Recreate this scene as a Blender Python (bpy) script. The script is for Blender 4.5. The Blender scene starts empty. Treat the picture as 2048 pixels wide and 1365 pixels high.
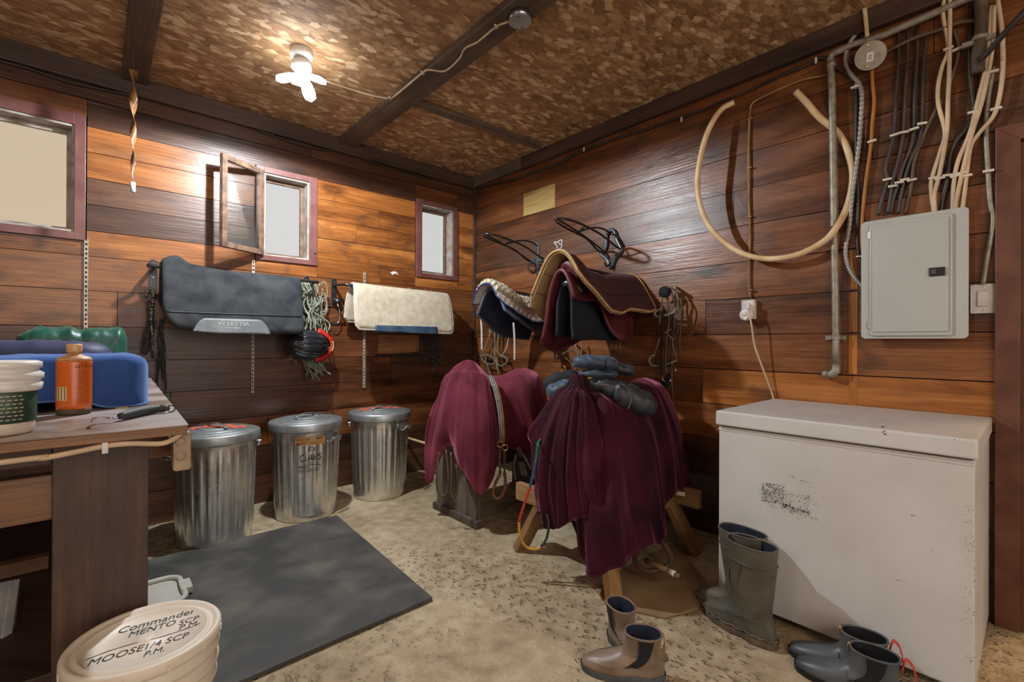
import bpy, bmesh, math, random
import numpy as np
from math import sin, cos, pi, radians, sqrt, atan2
from mathutils import Vector, Matrix
random.seed(7); RNG = np.random.RandomState(5)
S = bpy.context.scene; COL = S.collection

# ---------------------------------------------------------------- camera
FPX = 936.56; CXP, CYP = 1024.0, 682.5
CAM = np.array([-2.768, -3.655, 1.15])
YAW, PIT, ROL = radians(48.237), radians(.098), radians(.266)
_f = np.array([cos(YAW)*cos(PIT), sin(YAW)*cos(PIT), sin(PIT)]); _r = np.array([sin(YAW), -cos(YAW), 0.])
_u = np.cross(_r, _f)
FW = _f; RT = cos(ROL)*_r+sin(ROL)*_u; UP = -sin(ROL)*_r+cos(ROL)*_u
cam = bpy.data.cameras.new('camera'); co = bpy.data.objects.new('camera', cam); COL.objects.link(co)
cam.sensor_width = 36; cam.lens = FPX/2048*36; cam.clip_start = .02; cam.clip_end = 60
co.matrix_world = Matrix(((RT[0], UP[0], -FW[0], CAM[0]), (RT[1], UP[1], -FW[1], CAM[1]), (RT[2], UP[2], -FW[2], CAM[2]), (0, 0, 0, 1)))
S.camera = co
# ---------------------------------------------------------------- world, lights, exposure
S.view_settings.view_transform = 'Standard'; S.view_settings.look = 'None'
S.view_settings.gamma = 1; S.view_settings.exposure = 0.28
try: S.view_settings.use_curve_mapping = False
except Exception: pass
w = bpy.data.worlds.new('overcast_sky'); S.world = w; w.use_nodes = True
wb = w.node_tree.nodes['Background']; wb.inputs[0].default_value = (1, .985, .965, 1); wb.inputs[1].default_value = .58
LAMP = np.array([-1.93, -.98, 2.52])
def light(name, kind, loc, power, color, size=.1, rot=None, size_y=None):
    l = bpy.data.lights.new(name, kind); l.energy = power; l.color = color
    o = bpy.data.objects.new(name, l); COL.objects.link(o); o.location = loc
    if kind == 'AREA':
        l.size = size
        if size_y: l.shape = 'RECTANGLE'; l.size_y = size_y
    else: l.shadow_soft_size = size
    if rot: o.rotation_euler = rot
    return o
bl = light('bulb_light', 'SPOT', LAMP, 150, (.90, .95, 1), .035, (0, 0, 0)); bl.data.spot_size = pi*.998; bl.data.spot_blend = .12
light('aisle_bulb', 'POINT', (-2.9, -5.1, 2.15), 50, (1, .83, .66), .30)
light('ceiling_fill_light', 'POINT', (-4.4, -2.6, 2.0), 22, (1, .88, .76), .25)  # added unseen fill that brightens the ceiling broadly
light('rear_fill_light', 'AREA', (-2.6, -5.9, 1.4), 40, (1, .96, .92), 3.4, (radians(90), 0, 0), 2.0)  # added soft fill behind the camera, not an actual open door
light('hall_light', 'AREA', (1.3, -4.3, 2.3), 26, (1, .66, .32), .7)
# ---------------------------------------------------------------- helpers: geometry of the view
def ray(x, y): return FW+(x-CXP)/FPX*RT-(y-CYP)/FPX*UP
def WL(x, y, off=0): d = ray(x, y); return CAM+(-off-CAM[1])/d[1]*d       # point on left wall, off metres in front of it
def WR(x, y, off=0): d = ray(x, y); return CAM+(-off-CAM[0])/d[0]*d
def FL(x, y, z=0): d = ray(x, y); return CAM+(z-CAM[2])/d[2]*d
def DP(x, y, D): return CAM+D*ray(x, y)
# ---------------------------------------------------------------- helpers: objects
def tag(o, label=None, cat=None, group=None, kind=None):
    if label: o['label'] = label
    if cat: o['category'] = cat
    if group: o['group'] = group
    if kind: o['kind'] = kind
    return o
def empty(name, loc, label=None, cat=None, group=None, rz=0, kind=None):
    o = bpy.data.objects.new(name, None); COL.objects.link(o); o.location = [float(v) for v in loc]; o.rotation_euler = (0, 0, rz)
    o.empty_display_size = .05
    bpy.context.view_layer.update()
    return tag(o, label, cat, group, kind)
class MB:
    def __init__(s): s.v = []; s.f = []
    def add(s, V, F):
        n = len(s.v); s.v += [tuple(float(c) for c in p) for p in V]; s.f += [tuple(i+n for i in q) for q in F]; return s
    def box(s, c, d, R=None):
        V = []
        for sx in (-.5, .5):
            for sy in (-.5, .5):
                for sz in (-.5, .5):
                    p = np.array([sx*d[0], sy*d[1], sz*d[2]])
                    if R is not None: p = R@p
                    V.append(p+np.array(c))
        return s.add(V, [(0, 1, 3, 2), (4, 6, 7, 5), (0, 4, 5, 1), (2, 3, 7, 6), (0, 2, 6, 4), (1, 5, 7, 3)])
    def bar(s, a, b, w, h, up=(0, 0, 1)):
        a = np.array(a, float); b = np.array(b, float); x = b-a; L = np.linalg.norm(x); x /= L
        y = np.cross(up, x); y /= np.linalg.norm(y); z = np.cross(x, y)
        return s.box((a+b)/2, (L, w, h), np.array([x, y, z]).T)
    def tube(s, P, r, n=8, cap=True):
        P = np.array(P, float); m = len(P); T = np.gradient(P, axis=0); T /= np.linalg.norm(T, axis=1)[:, None]+1e-12
        r = np.broadcast_to(r, (m,)); u = np.cross(T[0], (0, 0, 1.)); 
        if np.linalg.norm(u) < .1: u = np.cross(T[0], (1., 0, 0))
        V = []; F = []
        for i in range(m):
            u = u-T[i]*(u@T[i]); u /= np.linalg.norm(u); v = np.cross(T[i], u)
            for k in range(n): a = 2*pi*k/n; V.append(P[i]+r[i]*(cos(a)*u+sin(a)*v))
        for i in range(m-1):
            for k in range(n): k2 = (k+1) % n; F.append((i*n+k, i*n+k2, (i+1)*n+k2, (i+1)*n+k))
        if cap: F += [tuple(range(n))[::-1], tuple((m-1)*n+k for k in range(n))]
        return s.add(V, F)
    def ribbon(s, P, w, t, nrm=(0, 1, 0), side=None):
        P = np.array(P, float); m = len(P); T = np.gradient(P, axis=0); T /= np.linalg.norm(T, axis=1)[:, None]+1e-12
        N = np.broadcast_to(np.array(nrm, float), (m, 3)); V = []; F = []; w = np.broadcast_to(w, (m,))
        for i in range(m):
            b = np.cross(T[i], N[i]) if side is None else np.array(side, float); b /= np.linalg.norm(b)+1e-9; n2 = np.cross(b, T[i])
            for (p, q) in ((-.5, -.5), (.5, -.5), (.5, .5), (-.5, .5)): V.append(P[i]+b*w[i]*p+n2*t*q)
        for i in range(m-1):
            for k in range(4): k2 = (k+1) % 4; F.append((i*4+k, i*4+k2, i*4+4+k2, i*4+4+k))
        F += [(3, 2, 1, 0), (m*4-4, m*4-3, m*4-2, m*4-1)]
        return s.add(V, F)
    def lathe(s, prof, c=(0, 0, 0), n=48, fn=None, axis=None):
        V = []; F = []; m = len(prof)
        for (r, z) in prof:
            for k in range(n):
                a = 2*pi*k/n; rr = r+(fn(a, z) if fn else 0); p = np.array([rr*cos(a), rr*sin(a), z])
                if axis is not None: p = axis@p
                V.append(p+np.array(c))
        for i in range(m-1):
            for k in range(n): k2 = (k+1) % n; F.append((i*n+k, i*n+k2, (i+1)*n+k2, (i+1)*n+k))
        if prof[0][0] > 1e-4: F.append(tuple(range(n))[::-1])
        if prof[-1][0] > 1e-4: F.append(tuple((m-1)*n+k for k in range(n)))
        return s.add(V, F)
    def grid(s, G, closed=False):
        G = np.array(G, float); a, b = G.shape[:2]; F = []
        for i in range(a-1 if not closed else a):
            i2 = (i+1) % a
            for j in range(b-1): F.append((i*b+j, i2*b+j, i2*b+j+1, i*b+j+1))
        return s.add(G.reshape(-1, 3), F)
    def prism(s, poly, t, fn):
        n = len(poly); V = [fn(p[0], p[1], 0) for p in poly]+[fn(p[0], p[1], t) for p in poly]
        return s.add(V, [tuple(range(n))[::-1], tuple(range(n, 2*n))]+[(i, (i+1) % n, n+(i+1) % n, n+i) for i in range(n)])
    def mesh(s, name, m=None, smooth=False):
        me = bpy.data.meshes.new(name); me.from_pydata(s.v, [], s.f); me.validate(); me.update()
        bm = bmesh.new(); bm.from_mesh(me); bmesh.ops.recalc_face_normals(bm, faces=bm.faces); bm.to_mesh(me); bm.free()
        if m: me.materials.append(m)
        if smooth:
            for p in me.polygons: p.use_smooth = True
        return me
    def build(s, name, m, parent=None, smooth=False, bev=0, solid=0, sub=0, world=True, seg=2):
        o = bpy.data.objects.new(name, s.mesh(name, m, smooth)); COL.objects.link(o)
        if parent:
            o.parent = parent
            if world: o.matrix_parent_inverse = pinv(parent)
        if solid: q = o.modifiers.new('solid', 'SOLIDIFY'); q.thickness = solid; q.offset = 0
        if sub: q = o.modifiers.new('sub', 'SUBSURF'); q.levels = sub; q.render_levels = sub
        if bev: q = o.modifiers.new('bevel', 'BEVEL'); q.width = bev; q.segments = seg; q.limit_method = 'ANGLE'; q.angle_limit = radians(40)
        return o
def pinv(p):
    M = p.matrix_basis.copy(); q = p
    while q.parent: M = q.parent.matrix_basis @ q.matrix_parent_inverse @ M; q = q.parent
    return M.inverted()
def spl(P, n=8, closed=False):
    P = np.array(P, float); m = len(P); out = []
    for i in range(m if closed else m-1):
        if closed: p0, p1, p2, p3 = P[(i-1) % m], P[i], P[(i+1) % m], P[(i+2) % m]
        else: p1, p2 = P[i], P[i+1]; p0 = P[i-1] if i else 2*p1-p2; p3 = P[i+2] if i+2 < m else 2*p2-p1
        for k in range(n):
            t = k/n; out.append(.5*((2*p1)+(-p0+p2)*t+(2*p0-5*p1+4*p2-p3)*t*t+(-p0+3*p1-3*p2+p3)*t**3))
    if not closed: out.append(P[-1])
    return np.array(out)
def rotz(a): c, s_ = cos(a), sin(a); return np.array([[c, -s_, 0], [s_, c, 0], [0, 0, 1.]])
def roty(a): c, s_ = cos(a), sin(a); return np.array([[c, 0, s_], [0, 1, 0], [-s_, 0, c]])
def rotx(a): c, s_ = cos(a), sin(a); return np.array([[1, 0, 0], [0, c, -s_], [0, s_, c]])
def text_mb(body, size, fn, mb=None, th=.0006):
    cu = bpy.data.curves.new('txt', 'FONT'); cu.body = body; cu.size = size; cu.resolution_u = 3; cu.align_x = 'CENTER'; cu.align_y = 'CENTER'
    o = bpy.data.objects.new('txt', cu); COL.objects.link(o); dg = bpy.context.evaluated_depsgraph_get(); dg.update()
    me = o.evaluated_get(dg).to_mesh(); V = [tuple(v.co) for v in me.vertices]; F = [tuple(p.vertices) for p in me.polygons]
    o.evaluated_get(dg).to_mesh_clear(); bpy.data.objects.remove(o); bpy.data.curves.remove(cu)
    mb = mb or MB()
    return mb.add([fn(v[0], v[1]) for v in V], F)
# ---------------------------------------------------------------- helpers: materials
def newmat(name):
    m = bpy.data.materials.new(name); m.use_nodes = True; nt = m.node_tree; return m, nt, nt.nodes['Principled BSDF']
def N(nt, t, **kw):
    n = nt.nodes.new(t)
    for k, v in kw.items(): setattr(n, k, v)
    return n
def L(nt, a, b): nt.links.new(a, b)
def math_(nt, op, a, b=None, clamp=False):
    n = N(nt, 'ShaderNodeMath', operation=op); n.use_clamp = clamp
    for i, v in enumerate((a, b)):
        if v is None: continue
        if isinstance(v, (int, float)): n.inputs[i].default_value = v
        else: L(nt, v, n.inputs[i])
    return n.outputs[0]
def mix(nt, f, a, b, mode='MIX'):
    n = N(nt, 'ShaderNodeMix', data_type='RGBA', blend_type=mode)
    for s_, v in ((n.inputs[0], f), (n.inputs[6], a), (n.inputs[7], b)):
        if isinstance(v, tuple): s_.default_value = (*v[:3], 1)
        elif isinstance(v, (int, float)): s_.default_value = v
        else: L(nt, v, s_)
    return n.outputs[2]
def ramp(nt, f, stops):
    n = N(nt, 'ShaderNodeValToRGB'); e = n.color_ramp.elements
    while len(e) < len(stops): e.new(.5)
    for i, (p, c) in enumerate(stops):
        e[i].position = p; e[i].color = (*c, 1) if isinstance(c, tuple) else (c, c, c, 1)
    L(nt, f, n.inputs[0]); return n.outputs[0]
def noise(nt, vec, sc, det=4, dist=0, rough=.5):
    n = N(nt, 'ShaderNodeTexNoise'); n.inputs['Scale'].default_value = sc; n.inputs['Detail'].default_value = det
    n.inputs['Distortion'].default_value = dist; n.inputs['Roughness'].default_value = rough
    if vec is not None: L(nt, vec, n.inputs['Vector'])
    return n.outputs['Fac']
def bump(nt, b, h, st, dist=.002):
    n = N(nt, 'ShaderNodeBump'); n.inputs['Strength'].default_value = st; n.inputs['Distance'].default_value = dist
    L(nt, h, n.inputs['Height']); L(nt, n.outputs[0], b.inputs['Normal'])
def mat(name, c, rough=.6, metal=0, c2=None, sc=12, st=.3, bsc=120, bd=.001, sheen=0, spec=.5, coat=0, lo=.35, hi=.65, rv=0):
    m, nt, b = newmat(name); tc = N(nt, 'ShaderNodeTexCoord').outputs['Object']
    if c2 is None: c2 = tuple(v*.72 for v in c)
    L(nt, mix(nt, ramp(nt, noise(nt, tc, sc, 5, .3), [(lo, 0.), (hi, 1.)]), c, c2), b.inputs['Base Color'])
    b.inputs['Roughness'].default_value = rough; b.inputs['Metallic'].default_value = metal; b.inputs['Specular IOR Level'].default_value = spec
    if rv: L(nt, math_(nt, 'ADD', math_(nt, 'MULTIPLY', noise(nt, tc, sc*2, 4), rv), rough-rv/2), b.inputs['Roughness'])
    if sheen: b.inputs['Sheen Weight'].default_value = sheen; b.inputs['Sheen Roughness'].default_value = .35; b.inputs['Sheen Tint'].default_value = (*[min(1, v*3+.25) for v in c], 1)
    if coat: b.inputs['Coat Weight'].default_value = coat; b.inputs['Coat Roughness'].default_value = .2
    if st: bump(nt, b, noise(nt, tc, bsc, 4), st, bd)
    return m
def wood(name, axis, dark, mid, light_, stain=.5, rough=.34, knots=True, fine=1.0, stainc=(.030, .017, .013)):
    m, nt, b = newmat(name)
    sp = N(nt, 'ShaderNodeSeparateXYZ'); L(nt, N(nt, 'ShaderNodeNewGeometry').outputs['Position'], sp.inputs[0])
    X_, Y_, Z_ = sp.outputs; al = {'x': X_, 'y': Y_, 'z': Z_}[axis]
    ac = {'x': math_(nt, 'ADD', Y_, Z_), 'y': math_(nt, 'ADD', X_, Z_), 'z': math_(nt, 'ADD', X_, Y_)}[axis]
    rn = N(nt, 'ShaderNodeObjectInfo').outputs['Random']
    def vec(sa, sc_, ra):
        c = N(nt, 'ShaderNodeCombineXYZ'); L(nt, math_(nt, 'ADD', math_(nt, 'MULTIPLY', al, sa), math_(nt, 'MULTIPLY', rn, ra)), c.inputs[0])
        L(nt, math_(nt, 'MULTIPLY', ac, sc_), c.inputs[1]); L(nt, math_(nt, 'MULTIPLY', rn, ra*.7), c.inputs[2]); return c.outputs[0]
    A = noise(nt, vec(.8, 6, 40), 1.6, 4, .5); B = noise(nt, vec(2.5, 110*fine, 9), 1, 4, .2); Cn = noise(nt, vec(1.6, 3.2, 60), 1.5, 6, .8, .62); Dn = noise(nt, vec(6, 42, 21), 1, 6, .9, .65)
    f = math_(nt, 'ADD', math_(nt, 'ADD', math_(nt, 'MULTIPLY', A, .52), math_(nt, 'MULTIPLY', B, .30)), math_(nt, 'ADD', math_(nt, 'MULTIPLY', rn, .20), math_(nt, 'MULTIPLY', Dn, .22)))
    col = ramp(nt, f, [(.44, dark), (.64, mid), (.84, light_)])
    col = mix(nt, math_(nt, 'MULTIPLY', ramp(nt, Cn, [(.5, 0.), (.66, 1.)]), stain), col, stainc)
    if knots:
        kn = N(nt, 'ShaderNodeTexVoronoi'); kn.inputs['Scale'].default_value = 1.0; L(nt, vec(1.15, 3.1, 33), kn.inputs['Vector'])
        d = math_(nt, 'ADD', kn.outputs['Distance'], math_(nt, 'MULTIPLY', noise(nt, vec(20, 40, 5), 1, 3), .09))
        col = mix(nt, ramp(nt, d, [(.07, .95), (.10, .6), (.125, .75), (.22, 0.)]), col, tuple(v*.3 for v in dark))
    L(nt, col, b.inputs['Base Color'])
    L(nt, math_(nt, 'ADD', math_(nt, 'MULTIPLY', A, .3), rough-.12), b.inputs['Roughness'])
    bump(nt, b, math_(nt, 'ADD', math_(nt, 'MULTIPLY', B, .6), math_(nt, 'ADD', math_(nt, 'MULTIPLY', A, 1.2), math_(nt, 'MULTIPLY', Cn, 1.6))), .45, .004)
    return m
# ---------------------------------------------------------------- materials
PL = {}
for ax in 'xyz':
    PL[ax] = [wood('amber_plank_'+ax, ax, (.095, .028, .007), (.29, .098, .022), (.52, .205, .052), .55, .30),
              wood('brown_plank_'+ax, ax, (.048, .016, .006), (.155, .052, .016), (.30, .112, .035), .6, .30),
              wood('umber_plank_'+ax, ax, (.028, .012, .007), (.082, .032, .014), (.17, .070, .030), .5, .33)]
M_back = mat('dark_joint', (.012, .007, .004), .9, st=0)
M_casing = mat('maroon_casing_paint', (.125, .042, .038), .40, c2=(.18, .075, .065), sc=9, bsc=60)
M_jamb = mat('bare_jamb_wood', (.42, .38, .33), .6, c2=(.25, .2, .16), sc=15)
M_sash = mat('weathered_sash_wood', (.20, .12, .075), .7, c2=(.09, .05, .035), sc=20, st=.5, bsc=90)
M_joist = wood('joist_wood', 'y', (.045, .028, .018), (.115, .078, .05), (.22, .16, .11), .5, .6)
M_joistx = wood('batten_wood', 'x', (.045, .028, .018), (.12, .08, .05), (.24, .17, .11), .4, .6)
M_ledge = wood('ledger_dark_x', 'x', (.022, .012, .010), (.055, .028, .02), (.10, .05, .033), .4, .5)
M_ledgey = wood('ledger_dark_y', 'y', (.025, .013, .010), (.065, .032, .02), (.13, .066, .04), .4, .5)
M_ledgeg = wood('ledger_grey_y', 'y', (.07, .05, .035), (.17, .12, .08), (.28, .2, .14), .4, .6)
M_steel = mat('bare_steel', (.55, .56, .57), .35, 1, st=.1)
M_chrome = mat('chrome', (.75, .75, .76), .18, 1, st=0)
M_blackiron = mat('black_iron', (.012, .013, .016), .35, .0, st=.2, spec=.6, coat=.3)
M_brass = mat('brass', (.6, .42, .16), .3, 1, st=0)
M_pipe = mat('galvanised_pipe', (.34, .31, .25), .5, .35, c2=(.20, .17, .12), sc=30, lo=.4, hi=.7)
M_cream = mat('cream_cable', (.66, .50, .32), .55, st=.1)
M_creamhose = mat('cream_hose', (.74, .56, .34), .5, c2=(.50, .32, .15), sc=8, st=.15, bsc=40)
M_blackcab = mat('black_cable', (.016, .013, .012), .45, c2=(.05, .035, .025), sc=8)
M_brncab = mat('dusty_brown_cable', (.13, .085, .05), .6, c2=(.06, .04, .025), sc=10)
M_yelcab = mat('aged_yellow_cable', (.34, .19, .06), .55, c2=(.17, .09, .03), sc=12)
M_orcab = mat('orange_cable', (.42, .16, .02), .5)
M_bx = mat('armoured_cable', (.36, .34, .31), .5, .45, st=0)
M_ivory = mat('ivory_plastic', (.70, .62, .50), .4, st=0)
M_white = mat('white_plastic', (.80, .78, .74), .4, st=0)
M_panel = mat('grey_enamel', (.46, .47, .43), .42, c2=(.42, .43, .39), sc=3, st=.15, bsc=500)
M_blk = mat('black_plastic', (.01, .01, .011), .45, st=0)

def osb():
    m, nt, b = newmat('osb_board'); g = N(nt, 'ShaderNodeNewGeometry').outputs['Position']; col = None; h = None
    for k, (rot, sc, sx) in enumerate(((.3, 21, .75), (1.25, 18, .6), (2.3, 25, .7))):
        mp = N(nt, 'ShaderNodeMapping'); mp.inputs['Rotation'].default_value = (0, 0, rot); mp.inputs['Scale'].default_value = (sc*sx, sc*1.25, 1); mp.inputs['Location'].default_value = (k*3.1, k*1.7, 0)
        dn = N(nt, 'ShaderNodeTexNoise'); dn.inputs['Scale'].default_value = 9; L(nt, g, dn.inputs['Vector'])
        va = N(nt, 'ShaderNodeVectorMath', operation='MULTIPLY_ADD'); L(nt, dn.outputs['Color'], va.inputs[0]); va.inputs[1].default_value = (.012, .012, 0); L(nt, g, va.inputs[2])
        L(nt, va.outputs[0], mp.inputs[0])
        v = N(nt, 'ShaderNodeTexVoronoi', distance='CHEBYCHEV', voronoi_dimensions='2D'); v.inputs['Scale'].default_value = 1; v.inputs['Randomness'].default_value = .95; L(nt, mp.outputs[0], v.inputs['Vector'])
        sp = N(nt, 'ShaderNodeSeparateColor'); L(nt, v.outputs['Color'], sp.inputs[0])
        c = ramp(nt, sp.outputs[0], [(0, (.24, .125, .055)), (.35, (.36, .20, .09)), (.72, (.48, .29, .145)), (.95, (.72, .50, .29))])
        e = ramp(nt, v.outputs['Distance'], [(.36, 0.), (.55, 1.)]); c = mix(nt, math_(nt, 'MULTIPLY', e, .40), c, (.13, .065, .026))
        col = c if col is None else mix(nt, ramp(nt, sp.outputs[1], [(.48, 0.), (.52, 1.)]), col, c)
        hh = math_(nt, 'SUBTRACT', sp.outputs[0], e); h = hh if h is None else math_(nt, 'ADD', h, hh)
    col = mix(nt, ramp(nt, noise(nt, g, 1.1, 3), [(.35, 0.), (.75, .35)]), col, (.27, .14, .065))
    L(nt, col, b.inputs['Base Color']); b.inputs['Roughness'].default_value = .62; fb = noise(nt, g, 70, 4); b.inputs['Roughness'].default_value = .7; bump(nt, b, math_(nt, 'ADD', h, fb), .3, .003); return m
M_osb = osb()
def concrete():
    m, nt, b = newmat('worn_dusty_concrete'); g = N(nt, 'ShaderNodeNewGeometry').outputs['Position']
    n1 = noise(nt, g, 1.6, 6, .4); n2 = noise(nt, g, 14, 5, .2); n3 = noise(nt, g, 90, 4)
    col = ramp(nt, math_(nt, 'ADD', math_(nt, 'MULTIPLY', n1, .55), math_(nt, 'MULTIPLY', n2, .45)), [(.36, (.25, .185, .105)), (.5, (.40, .315, .195)), (.64, (.54, .44, .295))])
    wn = ramp(nt, noise(nt, g, 1.0, 3, .5), [(.42, 0.), (.56, 1.)])
    mp = N(nt, 'ShaderNodeMapping'); mp.inputs['Scale'].default_value = (1, .62, 1); mp.inputs['Rotation'].default_value = (0, 0, .5); L(nt, g, mp.inputs[0])
    v = N(nt, 'ShaderNodeTexVoronoi'); v.inputs['Scale'].default_value = 50; L(nt, mp.outputs[0], v.inputs['Vector'])
    pit = math_(nt, 'MULTIPLY', ramp(nt, math_(nt, 'ADD', math_(nt, 'MULTIPLY', v.outputs['Distance'], .5), math_(nt, 'MULTIPLY', noise(nt, g, 24, 4), 1.0)), [(.52, 1.), (.66, 0.)]), wn)
    spk = ramp(nt, noise(nt, g, 160, 2), [(.66, 0.), (.74, 1.)])
    col = mix(nt, math_(nt, 'MULTIPLY', spk, .5), col, (.07, .045, .025)); col = mix(nt, math_(nt, 'MULTIPLY', pit, .36), col, (.17, .125, .07))
    L(nt, col, b.inputs['Base Color']); b.inputs['Roughness'].default_value = .85
    h = math_(nt, 'ADD', math_(nt, 'MULTIPLY', n2, 1.6), math_(nt, 'MULTIPLY', n3, .7)); h = math_(nt, 'SUBTRACT', h, math_(nt, 'MULTIPLY', pit, 1.8)); bump(nt, b, h, .85, .010); return m
M_conc = concrete()
# ---------------------------------------------------------------- shell
T_P = .02           # plank thickness
ZC = 2.737
WINS = [(-3.55, -2.807, 1.721, 2.443), (-1.925, -1.505, 1.722, 2.386), (-.650, -.209, 1.722, 2.415)]   # outer edges of casings
OPEN = [(-3.50, -2.855, 1.765, 2.377), (-1.872, -1.562, 1.757, 2.345), (-.597, -.256, 1.760, 2.377)]
def wall_holes(mb, lo, hi, z0, z1, y0, y1, holes):
    xs = lo
    for (a, b, c, d) in holes:
        mb.box(((xs+a)/2, (y0+y1)/2, (z0+z1)/2), (a-xs, y1-y0, z1-z0))
        mb.box(((a+b)/2, (y0+y1)/2, (z0+c)/2), (b-a, y1-y0, c-z0)); mb.box(((a+b)/2, (y0+y1)/2, (z1+d)/2), (b-a, y1-y0, z1-d)); xs = b
    mb.box(((xs+hi)/2, (y0+y1)/2, (z0+z1)/2), (hi-xs, y1-y0, z1-z0)); return mb
wl = wall_holes(MB(), -5.0, 0.0, 0, 2.8, T_P, .14, OPEN).build('wall_left', M_back); tag(wl, kind='structure')
unit = MB().box((0, 0, 0), (1, 1, 1)).mesh('plank')
UN = {}
def plank(c, d, m, parent, name='plank'):
    if m.name not in UN: me = unit.copy(); me.materials.append(m); UN[m.name] = me
    o = bpy.data.objects.new(name, UN[m.name]); COL.objects.link(o); o.location = c; o.scale = d
    if parent: o.parent = parent; o.matrix_parent_inverse = pinv(parent)
    return o
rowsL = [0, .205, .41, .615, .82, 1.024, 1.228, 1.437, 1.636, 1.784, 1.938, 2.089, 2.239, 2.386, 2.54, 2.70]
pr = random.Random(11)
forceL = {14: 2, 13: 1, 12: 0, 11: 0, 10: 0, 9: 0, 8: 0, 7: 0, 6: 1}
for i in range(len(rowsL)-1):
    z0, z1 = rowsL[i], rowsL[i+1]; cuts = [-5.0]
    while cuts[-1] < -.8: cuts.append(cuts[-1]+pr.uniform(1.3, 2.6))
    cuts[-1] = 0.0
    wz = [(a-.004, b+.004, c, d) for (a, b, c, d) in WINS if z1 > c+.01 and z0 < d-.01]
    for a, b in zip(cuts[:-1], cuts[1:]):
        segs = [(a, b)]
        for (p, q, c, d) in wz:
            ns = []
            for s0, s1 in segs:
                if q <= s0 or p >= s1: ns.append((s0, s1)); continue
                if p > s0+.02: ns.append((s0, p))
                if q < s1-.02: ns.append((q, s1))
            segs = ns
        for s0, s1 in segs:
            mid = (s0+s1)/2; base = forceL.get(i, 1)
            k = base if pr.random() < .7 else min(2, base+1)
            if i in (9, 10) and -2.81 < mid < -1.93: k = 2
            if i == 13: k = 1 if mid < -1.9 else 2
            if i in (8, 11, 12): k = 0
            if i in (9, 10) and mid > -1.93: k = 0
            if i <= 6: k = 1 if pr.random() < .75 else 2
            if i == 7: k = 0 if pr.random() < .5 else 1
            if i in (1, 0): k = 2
            g = .0035; dz = z1-z0-g; t = T_P-pr.uniform(0, .004)
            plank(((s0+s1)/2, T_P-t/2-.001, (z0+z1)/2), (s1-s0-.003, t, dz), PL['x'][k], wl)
    for (p, q, c, d) in wz:      # the boards notched above and below a casing
        k = forceL.get(i, 1)
        for za, zb in ((z0+.002, min(z1-.002, c-.002)), (max(z0+.002, d+.002), z1-.002)):
            if zb-za > .008: plank(((p+q)/2, T_P/2+.001, (za+zb)/2), (q-p, T_P-.003, zb-za), PL['x'][k], wl)
wr = MB().box((T_P+.06, -1.8, 1.4), (.12, 3.6, 2.8)).box((T_P+.06, -4.1, 2.42), (.12, 1.0, .76)).box((T_P+.06, -5.35, 1.4), (.12, 1.5, 2.8)).build('wall_right', M_back); tag(wr, kind='structure')
rowsR = [0, .162, .37, .577, .785, .993, 1.200, 1.408, 1.614, 1.821, 2.028, 2.232, 2.436, 2.70]
for i in range(len(rowsR)-1):
    z0, z1 = rowsR[i], rowsR[i+1]; lo = -3.545 if z1 < 2.04 else -6.0; cuts = [0.0]
    while cuts[-1] > lo+.9: cuts.append(cuts[-1]-pr.uniform(2.2, 3.6))
    cuts[-1] = lo
    for a, b in zip(cuts[:-1], cuts[1:]):
        r = pr.random(); k = 1 if r < .72 else (0 if r < .8 else 2)
        if i <= 2: k = 2
        if i == 12: k = 1 if a > -1 else 1
        t = T_P-pr.uniform(0, .004); dz = z1-z0-pr.choice((.003, .003, .005))
        plank((T_P-t/2-.001, (a+b)/2, (z0+z1)/2), (t, a-b-.003, dz), PL['y'][k], wr)
# the bare yellowish patch and orange strip on the right wall are boards of another colour
M_bareyel = wood('bare_yellow_board', 'y', (.16, .095, .025), (.30, .20, .065), (.42, .30, .11), .25, .4, knots=True)
M_orstrip = wood('orange_board', 'z', (.22, .07, .01), (.42, .15, .02), (.55, .22, .04), .3, .4)
plank((-.0015, -.885, 2.334), (.003, .37, .196), M_bareyel, wr, 'bare_board_patch')
for z0, z1 in ((.80, .985), (1.0, 1.19), (1.207, 1.40), (1.416, 1.606)):
    plank((-.0006, -3.058, (z0+z1)/2), (.0012, .035, z1-z0), M_orstrip, wr, 'bare_board_patch')
o = MB().box((-5.06, -3, 1.4), (.12, 6, 2.8)).build('wall_back', PL['y'][1]); tag(o, kind='structure')
o = MB().box((-2.5, -6.06, 1.4), (5.2, .12, 2.8)).build('wall_front', PL['x'][1]); tag(o, kind='structure')
hl = MB().box((1.86, -3.6, 1.4), (.12, 3.4, 2.8)).box((1.0, -1.94, 1.4), (1.7, .12, 2.8)).box((1.0, -5.26, 1.4), (1.7, .12, 2.8)).build('wall_hall', PL['y'][0]); tag(hl, kind='structure')
fl = MB().box((-1.6, -3, -.05), (7.0, 6.2, .1)).build('floor', M_conc); tag(fl, kind='structure')
cl = MB().box((-1.6, -3, ZC+.05), (7.0, 6.2, .06)).build('ceiling', M_back); tag(cl, kind='structure')
for a, b in ((-5.0, -3.74), (-3.74, -2.62), (-2.56, -1.30), (-1.26, 0.0), (.14, 1.8)):
    for c, d in ((0, -2.44), (-2.444, -4.88), (-4.884, -6)):
        plank(((a+b)/2, (c+d)/2, ZC+.01), (b-a, c-d, .018), M_osb, cl, 'osb_sheet')
for (a, b) in ((-2.655, -2.535), (-1.355, -1.205), (-3.86, -3.74)):
    MB().box(((a+b)/2, -3.0, ZC-.019), (b-a, 5.9, .038)).build('ceiling_joist', M_joist, cl, bev=.003)
MB().bar((-1.20, -.935, ZC-.014), (-.10, -.985, ZC-.014), .075, .028).build('ceiling_batten', M_joistx, cl, bev=.002)
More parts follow.
